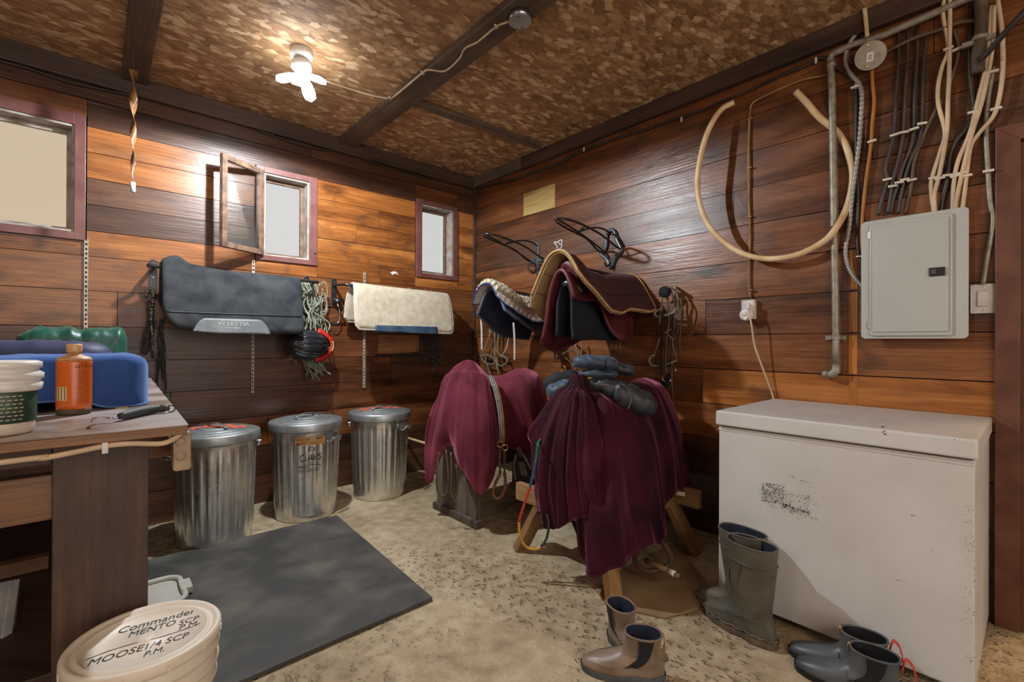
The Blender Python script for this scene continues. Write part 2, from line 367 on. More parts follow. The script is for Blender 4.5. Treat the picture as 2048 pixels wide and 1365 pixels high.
o = MB().box((-2.5, -.02, ZC-.055), (5.0, .04, .11)).build('trim_1', M_ledge, bev=.003); tag(o, kind='structure')
o = MB().box((-.02, -3.35, ZC-.05), (.04, 5.3, .10)).build('trim_2', M_ledgey, bev=.003); tag(o, kind='structure')
o = MB().box((-.02, -.37, ZC-.045), (.04, .66, .09)).build('trim_3', M_ledgeg, bev=.003); tag(o, kind='structure')
o = MB().box((-.01, -.012, 1.33), (.02, .024, 2.62)).build('trim_4', M_ledge, bev=.003); tag(o, kind='structure')
# windows
def glassmat(name, c, a):
    m, nt, b = newmat(name); nt.nodes.remove(b); out = nt.nodes['Material Output']
    t = N(nt, 'ShaderNodeBsdfTransparent'); t.inputs[0].default_value = (*c, 1); g = N(nt, 'ShaderNodeBsdfGlossy'); g.inputs['Roughness'].default_value = .05
    ms = N(nt, 'ShaderNodeMixShader'); fr = N(nt, 'ShaderNodeFresnel'); fr.inputs[0].default_value = 1.45; L(nt, math_(nt, 'MULTIPLY', fr.outputs[0], a), ms.inputs[0]); L(nt, t.outputs[0], ms.inputs[1]); L(nt, g.outputs[0], ms.inputs[2]); L(nt, ms.outputs[0], out.inputs[0]); return m
G_clear = glassmat('window_glass', (.97, .98, .98), .8); G_beige = glassmat('beige_tinted_glass', (.95, .86, .73), .4)  # the first window's pane is tinted beige
for wi, ((oa, ob, oc, od), (a, b, c, d)) in enumerate(zip(WINS, OPEN)):
    e = empty('window_%d' % (wi+1), ((a+b)/2, 0, c), kind='structure')
    y = -.004; t = .02
    for bx, dm in ((((oa+a)/2, y, (oc+od)/2), (a-oa, t, od-oc)), (((ob+b)/2, y, (oc+od)/2), (ob-b, t, od-oc)), (((a+b)/2, y, (od+d)/2), (b-a, t, od-d)), (((a+b)/2, y, (oc+c)/2), (b-a, t, c-oc))):
        MB().box(bx, dm).build('casing_board', M_casing, e, bev=.002)
    for bx, dm in (((a+.006, .065, (c+d)/2), (.012, .13, d-c)), ((b-.006, .065, (c+d)/2), (.012, .13, d-c)), (((a+b)/2, .065, d-.006), (b-a-.024, .13, .012)), (((a+b)/2, .065, c+.006), (b-a-.024, .13, .012))):
        MB().box(bx, dm).build('jamb', M_jamb, e)
    f = .024; yy = .10
    m = MB()
    for bx, dm in (((a+.012+f/2, yy, (c+d)/2), (f, .025, d-c-.024)), ((b-.012-f/2, yy, (c+d)/2), (f, .025, d-c-.024)), (((a+b)/2, yy, d-.012-f/2), (b-a-.024-2*f, .025, f)), (((a+b)/2, yy, c+.012+f/2), (b-a-.024-2*f, .025, f))): m.box(bx, dm)
    m.build('sash_frame', M_sash if wi else M_jamb, e, bev=.002)
    if wi != 1: MB().box(((a+b)/2, yy+.004, (c+d)/2), (b-a-.04, .004, d-c-.04)).build('glass_pane', G_clear if wi else G_beige, e)
    MB().tube([(ob-.02, -.016, oc+.10), (ob-.02, -.03, oc+.10)], .006, 8).build('latch_knob', M_steel, e) if wi == 1 else None
# open casement sash of window 2, hinged at its left edge and swung into the room
hx, hy = -1.885, -.022; SW = .325
best = min(np.linspace(0, pi, 721), key=lambda a: abs((lambda p: CXP+FPX*(p@RT)/(p@FW))(np.array([hx-SW*cos(a), hy-SW*sin(a), 2.05])-CAM)-442))
e = empty('open_casement_sash', (hx, hy, 1.75), 'weathered brown wooden casement sash swung open in front of the middle window', 'window')
zz0, zz1 = 1.752, 2.352; dirv = np.array([-cos(best), -sin(best), 0]); nrm = np.array([-dirv[1], dirv[0], 0]); Rm = np.array([dirv, nrm, (0, 0, 1)]).T
def sashbox(u0, u1, za, zb, t=.03): c = np.array([hx, hy, 0])+dirv*(u0+u1)/2; c[2] = (za+zb)/2; return MB().box(c, (u1-u0, t, zb-za), Rm)
sashbox(0, .036, zz0, zz1).build('stile', M_sash, e, bev=.003); sashbox(SW-.036, SW, zz0, zz1).build('stile', M_sash, e, bev=.003)
sashbox(.036, SW-.036, zz1-.036, zz1).build('rail', M_sash, e, bev=.003); sashbox(.036, SW-.036, zz0, zz0+.036).build('rail', M_sash, e, bev=.003)
sashbox(.034, SW-.034, zz0+.034, zz1-.034, .004).build('glass_pane', G_clear, e)
for z in (1.85, 2.25): MB().tube([(hx+.003, hy+.004, z-.02), (hx+.003, hy+.004, z+.02)], .005, 8).build('hinge', M_steel, e)
# door casing at the right
e = empty('door_1', (0, -4.0, 0), kind='structure')
M_doorc = mat('brown_red_door_paint', (.095, .032, .018), .42, c2=(.15, .06, .035), sc=9, bsc=60)
yo, yi, zo, zi = -3.542, -3.612, 2.034, 1.968
MB().prism([(yo, 0), (yi, 0), (yi, zi), (yo, zo)], .022, lambda a, b, t: (-t, a, b)).build('door_casing', M_doorc, e, bev=.002)
MB().prism([(yo, zo), (yi, zi), (-4.5, zi), (-4.58, zo)], .022, lambda a, b, t: (-t, a, b)).build('door_casing', M_doorc, e, bev=.002)
MB().prism([(-4.58, 0), (-4.5, 0), (-4.5, zi), (-4.58, zo)], .022, lambda a, b, t: (-t, a, b)).build('door_casing', M_doorc, e, bev=.002)
MB().box((.07, yi-.01, .98), (.14, .02, 1.96)).box((.07, -4.51, .98), (.14, .02, 1.96)).box((.07, -4.07, 1.965), (.14, .9, .02)).build('door_jamb', M_doorc, e)
# ---------------------------------------------------------------- things on the ceiling
def q7(x, y): return (1560+x/3.25, y/3.25)
M_leaf, nt, b = newmat('lit_led_leaf'); b.inputs['Emission Color'].default_value = (.93, .97, 1, 1); b.inputs['Emission Strength'].default_value = 22; b.inputs['Base Color'].default_value = (.9, .9, .9, 1)
lx, ly = LAMP[0], LAMP[1]
e = empty('ceiling_lamp', (lx, ly, ZC), 'lit white screw-in LED lamp with folding leaves on the particleboard ceiling', 'lamp')
MB().lathe([(.058, ZC), (.058, ZC-.035), (.045, ZC-.05)], (lx, ly, 0), 32).build('lamp_holder', M_white, e, True)
MB().lathe([(.03, ZC-.05), (.05, ZC-.07), (.052, ZC-.10), (.035, ZC-.115)], (lx, ly, 0), 32).build('lamp_neck', M_white, e, True)
MB().lathe([(.0, ZC-.195), (.02, ZC-.19), (.028, ZC-.17), (.03, ZC-.12), (.02, ZC-.11)], (lx, ly, 0), 24).build('bulb', M_leaf, e, True)
for k, (az, tilt) in enumerate(((radians(138), .20), (radians(-42), .30), (radians(-120), 1.0), (radians(40), .9))):
    d = np.array([cos(az), sin(az), 0]); sd = np.array([-sin(az), cos(az), 0]); dn = np.array([0, 0, -1.])
    ax_ = d*cos(tilt)+dn*sin(tilt); nn = np.cross(ax_, sd); c0 = np.array([lx, ly, ZC-.145])+d*.025
    m = MB(); poly = [(.0, -.02), (.03, -.032), (.075, -.036), (.10, -.03), (.115, 0), (.10, .03), (.075, .036), (.03, .032), (.0, .02)]
    m.prism(poly, .012, lambda a, b_, t: c0+ax_*a+sd*b_+nn*t); m.build('lamp_leaf', M_leaf, e, bev=.003)
bl.location = (lx, ly, ZC-.23)
J = np.array([-1.275, -2.03, ZC-.038])
e = empty('round_junction_box', J, 'galvanised round ceiling junction box with blank cover under the long joist', 'junction box')
MB().lathe([(.05, 0), (.05, -.035)], J, 28).build('box_body', M_steel, e, True)
MB().lathe([(.054, -.035), (.054, -.039), (.0, -.0392)], J, 28).build('cover_plate', mat('zinc_plate', (.52, .55, .57), .45, .6, st=.1), e)
for a in (.6, .6+pi): MB().lathe([(.005, -.0391), (.004, -.042), (0, -.0425)], J+np.array([.04*cos(a), .04*sin(a), 0]), 10).build('screw', M_blackiron, e)
zc = ZC-.006
def cable(name, P, r, m, label, cat='cable', group=None, n=8, parent=None, k=6):
    o = MB().tube(spl(P, k), r, n).build(name, m, parent, True)
    if label: tag(o, label, cat, group)
    return o
def ZCp(x, y, z): return FL(x, y, z)
P = [ZCp(640, 158, ZC-.03), ZCp(690, 175, zc), ZCp(740, 190, zc), ZCp(778, 197, ZC-.01), ZCp(792, 190, ZC-.044), ZCp(845, 146, ZC-.044), ZCp(860, 140, ZC-.044), ZCp(890, 142, ZC-.044), ZCp(918, 118, ZC-.044), ZCp(930, 97, ZC-.044), ZCp(955, 84, ZC-.044), ZCp(992, 54, ZC-.044), ZCp(1018, 43, ZC-.046)]
cable('ceiling_cable', P, .0055, M_cream, 'white cable snaking along the joist from lamp to round ceiling box')
for p in ((845, 146), (992, 53), (780, 196)): 
    c = ZCp(*p, ZC-.047); MB().box(c, (.03, .012, .008), rotz(.6)).build('cable_staple', M_ivory, cl, bev=.002)
c = WR(1168, 262, .02); tangle = MB()
P = [c+np.array([-.12+.02*cos(t*2), t*.03-.06, .03*sin(t*3)+.01]) for t in np.linspace(0, 4, 20)]
tag(MB().tube(P, .006, 6).build('cable_stub', M_blackcab, None, True), 'dark cable stub poking through ceiling gap above the wall cable', 'cable')
# fly strip
FS = np.array([-2.612, -.35, 0.])
e = empty('hanging_fly_strip', (FS[0], FS[1], ZC-.02), 'brown curled sticky fly strip hanging from the ceiling by window', 'fly strip')
V = []; 
for i in range(60):
    t = i/59; z = ZC-.10-t*.62; a = t*11; wdt = .016*(1-.75*t)+.005
    V.append([FS+np.array([wdt*cos(a)*s_, wdt*sin(a)*s_, z]) for s_ in (-1, 0, 1)])
MB().grid(V).build('sticky_ribbon', mat('fly_paper', (.33, .17, .06), .25, c2=(.12, .06, .03), sc=30), e, True, solid=.0012)
MB().tube([FS+(0, 0, ZC-.10), FS+(0, 0, ZC-.02)], .0015, 6).build('pin', M_steel, e)
MB().lathe([(.0, ZC-.72), (.012, ZC-.72), (.012, ZC-.775), (0, ZC-.775)], FS, 16).build('canister', M_white, e, True)
# black cable along the top of the left wall
P = [WL(x, y, .012) for x, y in ((-60, 105), (0, 122), (60, 138), (130, 162), (200, 178), (262, 191), (330, 203), (400, 226), (470, 243), (520, 262), (600, 290), (650, 300), (690, 305), (760, 330), (830, 350), (880, 362), (925, 372), (944, 380))]
cable('power_cable', P, .007, M_blackcab, 'black sagging cable run along the top of the window wall')
# ---------------------------------------------------------------- electrics on the right wall
def WRP(L_, off): return [WR(x, y, off) for x, y in L_]
P = [WR(x, y, .014) for x, y in ((952, 378), (1000, 366), (1040, 356), (1060, 346), (1100, 335), (1160, 305), (1240, 275), (1300, 256), (1350, 238), (1400, 222), (1450, 200), (1500, 180), (1560, 152), (1610, 132), (1634, 118), (1650, 116), (1668, 132), (1695, 148), (1708, 160), (1712, 200), (1713, 300), (1716, 400), (1715, 470), (1720, 520), (1735, 545))]
cable('power_cable', P, .008, M_blackcab, 'black cable stapled under ceiling ledger, dropping behind the armoured cable')
for i, p in enumerate(((1168, 299), (1363, 239), (1632, 121), (1712, 172))): MB().box(WR(*p, .02), (.012, .010, .03)).build('cable_staple', M_ivory, wr, bev=.002)
q = [q7(1255, -22), q7(1150, 20), q7(900, 130), q7(620, 248), q7(480, 290), q7(385, 332), q7(335, 360), q7(325, 400), q7(332, 470)]
P = spl([WR(x, y, .035) for x, y in q], 5); P2 = [WR(x, y, .035) for x, y in ((1664, 180), (1666, 300), (1668, 450), (1671, 600), (1672, 690), (1672, 730))]
e = empty('conduit_pipe', P2[-1], 'rusty galvanised conduit bending down beside the cream hose loop', 'pipe')
MB().tube(list(P)+P2, .0155, 14).build('pipe', M_pipe, e, True)
MB().tube([WR(1672, 728, .035), WR(1672, 742, .035), WR(1664, 749, .035), WR(1656, 750, .03)], [.018, .02, .02, .016], 12).build('elbow', M_pipe, e, True)
MB().tube([WR(1656, 750, .03), WR(1650, 748, .02)], [.013, .02], 12).build('flange', M_pipe, e, True)
MB().tube([WR(1672, 671, .035), WR(1672, 680, .035)], .02, 14).box(WR(1672, 676, .006), (.012, .09, .022)).build('pipe_strap', M_pipe, e, bev=.002)
MB().tube([WR(1670, 453, .035), WR(1670, 462, .035)], .019, 14).build('tape_band', M_blackcab, e, True)
MB().tube([WR(1662, 124, .035), WR(1663, 134, .035)], .02, 12).build('coupling', M_pipe, e, True)
off = [(1467, 205, .05), (1440, 222, .09), (1415, 265, .13), (1400, 320, .15), (1395, 375, .15), (1405, 425, .14), (1430, 468, .12), (1475, 503, .10), (1530, 518, .08), (1590, 511, .07), (1640, 488, .06), (1668, 462, .075), (1695, 412, .02), (1706, 350, .012), (1693, 296, .01), (1672, 262, .012), (1640, 236, .05), (1612, 204, .08), (1592, 184, .10)]
P = spl([WR(*p) for p in off], 6)
e = empty('hose_loop', P[60], 'big cream plastic hose loop hanging on the plank wall around the yellow cable', 'hose')
MB().tube(P, .0155, 12).build('hose', M_creamhose, e, True)
MB().tube([P[-1], P[-1]+(P[-1]-P[-2])*.2], .0165, 12).build('hose_end', M_ivory, e, True)
cable('power_cable', WRP(((1662, 147), (1640, 153), (1605, 160), (1560, 178), (1520, 197), (1504, 208), (1500, 225), (1497, 300), (1498, 400), (1500, 470), (1498, 520), (1497, 560), (1500, 596)), .012), .006, M_yelcab, 'thin aged yellow cable running down through the hose loop to the outlet')
for p in ((1500, 238), (1498, 336), (1498, 434), (1500, 580)): MB().box(WR(*p, .018), (.010, .028, .007)).build('cable_staple', M_yelcab, wr, bev=.0015)
# round junction box on the wall
jc = WR(1740, 112, .05); e = empty('round_junction_box', jc, 'grey round metal junction box with small white sticker high on the wall', 'junction box')
tilt = rotz(radians(18))@roty(radians(-90-22))@np.eye(3)
def jbp(p): return jc+tilt@np.array(p, float)
MB().lathe([(.058, -.045), (.06, 0), (.06, .012), (0, .0121)], jc, 32, axis=tilt).build('box_body', mat('dull_zinc', (.22, .19, .15), .5, .55, c2=(.14, .12, .09), sc=25), e)
MB().lathe([(.061, .012), (.061, .015), (0, .0152)], jc, 32, axis=tilt).build('cover_plate', mat('dull_zinc_cover', (.28, .25, .20), .5, .5, c2=(.2, .17, .13), sc=25), e)
MB().add([jbp((a, b_, .0156)) for a, b_ in ((-.024, -.012), (.014, -.012), (.014, .014), (-.024, .014))], [(0, 1, 2, 3)]).build('sticker', M_white, e)
MB().add([jbp((a, b_, .016)) for a, b_ in ((-.016, -.005), (.006, -.005), (.006, .008), (-.016, .008))], [(0, 1, 2, 3)]).build('sticker_print', M_pipe, e)
for s_ in (-1, 1): MB().lathe([(.005, .0152), (.004, .018), (0, .0182)], jbp((.045*s_, .012, 0)), 8, axis=tilt).build('screw', M_brass, e)
for nm, pts, o_, r_, m_, lb in (
    ('feed_cable', [(545, -20), (560, 100), (572, 235)], .05, .0055, M_cream, 'right cable of the cream pair dropping into round wall box'),
    ('feed_cable', [(532, -20), (548, 100), (562, 240)], .052, .0055, M_cream, 'left cable of the cream pair dropping into round wall box'),
    ('power_cable', [(680, 345), (760, 300), (880, 245), (1000, 205), (1080, 180), (1170, 145), (1290, 132)], .03, .008, M_brncab, 'brown dusty cable leaving the round wall box to the right'),
    ('power_cable', [(440, 30), (450, 120), (465, 200), (450, 320), (445, 380), (470, 415)], .02, .007, M_brncab, 'brown cable dropping behind the bracket left of round wall box'),
    ('power_cable', [(597, 455), (603, 560), (612, 660), (600, 800), (590, 950), (562, 1150), (545, 1300), (535, 1420), (530, 1560), (545, 1680), (562, 1730)], .016, .0075, M_orcab, 'orange cable dropping from round wall box to the breaker panel')):
    cable(nm, [WR(*q7(*p), o_) for p in pts], r_, m_, lb)
P = spl([WR(*q7(*p), .028) for p in ((880, -12), (750, 35), (600, 110), (540, 165), (500, 215), (455, 275), (428, 345), (430, 420), (465, 490), (510, 540), (532, 610), (528, 750), (518, 900), (500, 1050), (478, 1200), (462, 1340), (450, 1480), (428, 1620), (440, 1720), (480, 1800), (545, 1870))], 14)
rr = .0095+.0018*np.sin(np.arange(len(P))*pi*.66)
tag(MB().tube(P, rr, 10).build('armoured_cable', M_bx, None, True), 'ribbed silver armoured cable curving down to the left side of the breaker panel', 'cable')
tag(MB().box(WR(*q7(520, 175), .03), (.006, .022, .05), rotx(.3)).build('pipe_bracket', M_steel, bev=.002), 'small bent steel bracket holding the armoured cable at the ceiling', 'bracket')
BK = [[(772, 180), (770, 400), (755, 650), (743, 870), (720, 960), (690, 1090), (700, 1170), (665, 1290), (640, 1400)],
      [(832, 180), (828, 400), (815, 650), (805, 860), (775, 1020), (738, 1160), (720, 1270), (700, 1390)],
      [(893, 170), (890, 400), (875, 650), (873, 840), (850, 960), (800, 1090), (772, 1190), (735, 1300), (720, 1390)],
      [(955, 240), (935, 420), (930, 650), (925, 800), (905, 920), (850, 1040), (810, 1170), (785, 1290), (770, 1390)],
      [(1130, 190), (1160, 310), (1135, 450), (1060, 640), (1000, 740), (930, 890), (875, 1040), (858, 1170), (840, 1290), (815, 1390)]]
for k, pts in enumerate(BK): cable('supply_cable', [WR(*q7(*p), .016+.004*(k % 2)) for p in pts], .0072, M_blackcab if k != 4 else M_brncab, ('leftmost', 'second from left', 'third from left', 'fourth from left', 'rightmost, slanting')[k]+' black cable of the five dropping into the breaker panel')
WT = [([(1068, -15), (1060, 100), (1095, 310), (1055, 430), (1028, 560), (1030, 680), (1072, 860), (1040, 990), (990, 1150), (982, 1230), (1003, 1400)], .03),
      ([(1104, -15), (1104, 150), (1102, 320), (1100, 480), (1092, 650), (1085, 850), (1060, 1010), (1030, 1160), (1003, 1270), (1010, 1400)], .034),
      ([(1372, 40), (1345, 400), (1290, 640), (1235, 860), (1160, 1040), (1130, 1190), (1120, 1390)], .034),
      ([(1390, 40), (1378, 320), (1315, 650), (1250, 860), (1195, 1080), (1150, 1280), (1135, 1390)], .036),
      ([(1412, -15), (1440, 180), (1450, 380), (1438, 560), (1395, 740), (1300, 860), (1240, 950), (1215, 1110), (1195, 1290), (1180, 1390)], .03)]
WTN = ('bowed left cream cable of the middle pair entering the breaker panel', 'straight right cream cable of the middle pair entering the breaker panel', 'left cream cable of the right-hand three entering the breaker panel', 'middle cream cable of the right-hand three entering the breaker panel', 'outer cream cable that bends sharply toward the breaker panel top right')
for wi_, (pts, o_) in enumerate(WT):
    sg = 'centre' if pts[0][0] < 1200 else 'right'
    c0 = [WR(*q7(*p), o_) for p in pts]
    cable('feed_cable', c0, .0078, M_cream, WTN[wi_])
cable('supply_cable', [WR(*q7(*p), .018) for p in ((1248, -15), (1235, 300), (1240, 500), (1262, 720), (1215, 830), (1150, 910), (1105, 1010), (1092, 1150), (1060, 1290), (1040, 1400))], .009, M_blackcab, 'thick black cable between the two cream bundles above the panel')
cable('power_cable', [WR(*q7(*p), .014) for p in ((1388, 440), (1352, 650), (1340, 860), (1352, 1110), (1364, 1300), (1383, 1440), (1345, 1680), (1320, 1850))], .0085, M_pipe, 'grey dusty cable dropping right of the panel to the light switch')
mb = MB().tube(spl([WR(*q7(*p), .05) for p in ((1305, -15), (1308, 150), (1300, 270), (1285, 360), (1290, 470))], 6), .021, 14)
e = empty('service_pipe', WR(*q7(1290, 470), .05), 'stubby brown service pipe with clamp above the breaker panel', 'pipe'); mb.build('pipe', M_brncab, e, True)
MB().tube([WR(*q7(1302, 235), .05), WR(*q7(1298, 262), .05)], .026, 14).box(WR(*q7(1290, 268), .05), (.02, .10, .02)).build('clamp', M_pipe, e, bev=.002)
cable('power_cable', [WR(*q7(*p), o_) for p, o_ in (((1295, 385), .08), ((1330, 365), .10), ((1430, 250), .14), ((1520, 150), .16), ((1600, 65), .17), ((1680, 0), .18))], .011, M_blackcab, 'thick black cord slanting out to the right above the door')
CL = [(745, 877), (806, 860), (872, 838), (925, 803), (698, 1167), (733, 1211), (775, 1187), (812, 1168), (858, 1171), (1095, 315), (1152, 320), (1255, 730), (998, 1157), (1040, 1160), (1092, 1140), (1140, 1145), (1182, 1125), (1215, 1143), (1385, 465), (1405, 707), (1355, 1112), (598, 918), (487, 565)]
for i, p in enumerate(CL): MB().box(WR(*q7(*p), .034), (.014, .034, .010), rotx(RNG.uniform(-.15, .15))).build('cable_clip', M_ivory, wr, bev=.002)
MB().box(WR(1720, 513, .03), (.012, .03, .01)).build('cable_clip', M_steel, wr, bev=.002)
# breaker panel
yc, zc_ = -3.288, 1.445; e = empty('breaker_panel', (0, yc, 1.17), 'grey metal breaker panel with hinged door and black latch', 'electrical panel')
def rrect(a0, b0, a1, b1, r, n=5):
    P = []
    for cx_, cy_, s0 in ((a1-r, b1-r, 0), (a0+r, b1-r, pi/2), (a0+r, b0+r, pi), (a1-r, b0+r, 1.5*pi)):
        P += [(cx_+r*cos(s0+pi/2*k/n), cy_+r*sin(s0+pi/2*k/n)) for k in range(n+1)]
    return P
y0, y1, z0, z1 = -3.468, -3.103, 1.172, 1.722
def PX(o_): return lambda a, b_, t: (-o_-t, a, b_)
MB().box((-.03, yc, zc_), (.06, .33, .50)).build('back_box', M_panel, e)
MB().prism(rrect(y0, z0, y1, z1, .018), .006, PX(.062)).build('cover', M_panel, e, bev=.003)
MB().prism(rrect(y0+.048, z0+.012, y1-.034, z1-.018, .012), .010, PX(.068)).build('raised_frame', M_panel, e, bev=.005)
dr = MB().prism(rrect(y0+.060, z0+.030, y1-.045, z1-.034, .006), .006, PX(.078)).build('panel_door', M_panel, e, bev=.003)
MB().box((-.087, -3.372, 1.458), (.008, .052, .036)).build('latch', M_blk, dr, bev=.002); MB().box((-.092, -3.362, 1.458), (.006, .018, .022)).build('latch_tab', mat('grey_tab', (.06, .06, .065), .4), dr, bev=.002)
for z in (1.235, 1.655): MB().box((-.072, y1-.030, z), (.012, .007, .034)).build('hinge', M_chrome, e, bev=.001)
# switch
sc_, sz = -3.505, 1.339; e = empty('light_switch', (0, sc_, sz), 'white rocker light switch on wide plate right of breaker panel', 'light switch')
MB().prism(rrect(sc_-.037, sz-.061, sc_+.037, sz+.061, .004), .006, PX(.0)).build('wall_plate', M_white, e, bev=.002)
MB().prism(rrect(sc_-.017, sz-.034, sc_+.017, sz+.034, .002), .003, PX(.006)).build('switch_frame', M_ivory, e, bev=.001)
MB().box((-.011, sc_, sz), (.006, .029, .062), roty(.06)).build('rocker', M_white, e, bev=.001)
for z in (-.048, .048): MB().lathe([(.003, 0), (.0025, .001), (0, .0012)], (-.006, sc_, sz+z), 8, axis=roty(-pi/2)).build('screw', M_steel, e)
# outlet with plug-in timer
oc = WR(1500, 620, 0); e = empty('power_outlet', oc, 'ivory surface outlet box on plank wall right of hose loop bottom', 'outlet')
MB().prism(rrect(oc[1]-.036, oc[2]-.055, oc[1]+.036, oc[2]+.055, .006), .032, PX(0)).build('outlet_box', M_ivory, e, bev=.003)
MB().prism(rrect(oc[1]-.028, oc[2]-.045, oc[1]+.028, oc[2]+.045, .012), .003, PX(.032)).build('receptacle_face', M_white, e, bev=.001)
pc = oc+np.array([-.036, .0, -.03]); e = empty('plug_in_night_light', pc, 'white round plug-in sensor device with a small red light in the outlet', 'plug')
MB().lathe([(.034, 0), (.036, .012), (.033, .026), (.022, .033), (0, .035)], pc, 32, axis=roty(-pi/2)).build('body', M_white, e, True)
MB().prism(rrect(pc[1]-.02, pc[2]+.0, pc[1]+.02, pc[2]+.062, .008), .016, PX(.036)).build('plug_block', M_white, e, bev=.003)
MB().lathe([(.013, .033), (.012, .0362), (.006, .0375), (0, .0376)], pc+(0, 0, .004), 20, axis=roty(-pi/2)).build('button', M_ivory, e, True)
mr, nt, b = newmat('red_indicator'); b.inputs['Emission Color'].default_value = (1, .12, .08, 1); b.inputs['Emission Strength'].default_value = 3
MB().lathe([(.004, .026), (.003, .034), (0, .0345)], pc+(0, 0, -.022), 10, axis=roty(-pi/2)).build('indicator_light', mr, e)
e = empty('freezer_cord', WR(1497, 612, .06), 'white flat cord running from the outlet down behind the freezer', 'cord')
MB().box(WR(1497, 612, .065), (.02, .018, .03)).build('plug', M_white, e, bev=.003)
MB().tube(spl([WR(1496, 618, .07), WR(1503, 650, .075), WR(1509, 690, .07), WR(1522, 728, .05), WR(1536, 765, .03), WR(1546, 795, .02), WR(1552, 830, .015)], 6), .0048, 8).build('cord', M_cream, e, True)
# ---------------------------------------------------------------- things on the window wall
def standard(p0, p1, label):
    a = WL(*p0, .006); b_ = WL(*p1, .006); x = (a[0]+b_[0])/2; z1, z0 = a[2], b_[2]
    e = empty('slotted_shelf_standard', (x, 0, z0), label, 'shelf standard')
    MB().box((x-.0065, -.007, (z0+z1)/2), (.004, .014, z1-z0)).box((x+.0065, -.007, (z0+z1)/2), (.004, .014, z1-z0)).build('side_rail', M_alu, e)
    m = MB(); z = z0
    while z < z1-.01: m.box((x, -.0125, z+.007), (.010, .002, .014)); z += .027
    m.build('slotted_face', M_alu, e)
    MB().box((x, -.003, (z0+z1)/2), (.011, .004, z1-z0)).build('channel_back', M_blk, e)
M_alu = mat('painted_strip_metal', (.50, .44, .37), .5, .2, c2=(.30, .24, .18), sc=40)
standard((172, 478), (172, 665), 'white slotted metal shelf standard below the right corner of the large window')
standard((506, 520), (505, 786), 'slotted metal shelf standard passing behind the black saddle pad')
standard((730, 545), (727, 776), 'slotted metal shelf standard passing behind the cream felt pad')
def sec(t, yr, hw, fl):           # cross-section of a draped pad
    a = abs(t); s_ = 1 if t >= 0 else -1
    return yr+s_*(hw*(1-math.exp(-a/.045))+a*fl), -(a-.045*(1-math.exp(-a/.045)))*sqrt(max(0, 1-fl*fl))
def drape(x0, x1, zr, tf, tb, yr, hw, fl, nx=40, nt=36, axis='x', wav=0, offn=0):
    """grid of a pad draped over a bar; x0,x1: functions of t, zr(s), tf(s)/tb(s) flap lengths; returns grid and the map (s,t)->point"""
    def pt(s_, t):
        o, dz = sec(t, yr, hw, fl)
        a = x0(t)+(x1(t)-x0(t))*s_; z = zr(s_)+dz
        o += (wav*sin(s_*9+t*7)*min(1, abs(t)*4)) + (offn if t >= 0 else -offn)
        if abs(t) < .03: z += offn*(1-abs(t)/.03)
        return np.array([a, -o, z]) if axis == 'x' else np.array([a, -o, z])
    G = []
    for i in range(nx+1):
        s_ = i/nx; f_, b_ = tf(s_), tb(s_)
        G.append([pt(s_, t) for t in np.concatenate([-b_*np.linspace(1, 0, nt//2)**1.6, f_*np.linspace(0, 1, nt//2)[1:]**1.6])])
    return np.array(G), pt
def rnd_edge(L_, r, R_, s0=0., s1=1., wl_=.8, ):      # flap length with rounded corners, r: radius (m), wl_: length of pad (m)
    def f(s_):
        d0 = s_*wl_; d1 = (1-s_)*wl_
        c = 0
        if d0 < r: c = r-sqrt(max(0, r*r-(r-d0)**2))
        if d1 < R_: c = max(c, R_-sqrt(max(0, R_*R_-(R_-d1)**2)))
        return L_-c
    return f
def bracket(px, py0, py1, e):
    a = WL(px, py0, .004); b_ = WL(px, py1, .004); MB().prism(rrect(a[0]-.02, b_[2], a[0]+.02, a[2], .018), .006, lambda u, v, t: (u, -t-.001, v)).build('wall_plate', M_blackiron, e, bev=.001)
    for f_ in (.12, .45): MB().lathe([(.005, 0), (.004, .003), (0, .0035)], (a[0], -.007, a[2]+(b_[2]-a[2])*f_), 10, axis=rotx(pi/2)).build('screw', M_steel, e)
    return a
M_padA = mat('black_woven_felt', (.020, .022, .025), .9, c2=(.048, .052, .055), sc=9, st=.9, bsc=240, bd=.002, spec=.25)
M_padA2 = mat('grey_leather', (.10, .11, .115), .5, c2=(.16, .165, .165), sc=9, st=.3, bsc=150)
e = empty('pad_rack', (-2.05, 0, 1.4), 'black two-armed wall rack holding the black saddle pad', 'rack')
a = bracket(307, 519, 600, e); b_ = bracket(613, 553, 612, e)
MB().tube(spl([(a[0], -.01, 1.60), (a[0], -.15, 1.595), (a[0]+.03, -.2, 1.585), (-1.63, -.2, 1.575), (-1.60, -.19, 1.572), (b_[0], -.14, 1.57), (b_[0], -.01, 1.575)], 6), .011, 12).build('pad_bar', M_blackiron, e, True)
MB().tube([(a[0], -.01, 1.42), (a[0], -.10, 1.42), (b_[0]+.24, -.10, 1.405), (b_[0]+.24, -.01, 1.405)], .008, 10).build('lower_bar', M_blackiron, e, True)
e = empty('black_saddle_pad', (-2.05, -.2, 1.2), 'black western saddle pad with grey leather patch, on left wall rack', 'saddle pad')
x0A = lambda t: -2.40-.075*min(1, abs(t)/.07); x1A = lambda t: -1.70+.0*t
zA = lambda s_: 1.618-.03*min(1, s_/.35)+.035*math.exp(-((s_)/.06)**2)
G, pA = drape(x0A, x1A, zA, rnd_edge(.445, .075, .03, wl_=.75), rnd_edge(.36, .05, .03, wl_=.75), .2, .05, .20, wav=.004)
MB().grid(G).build('felt_pad', M_padA, e, True, solid=.020)
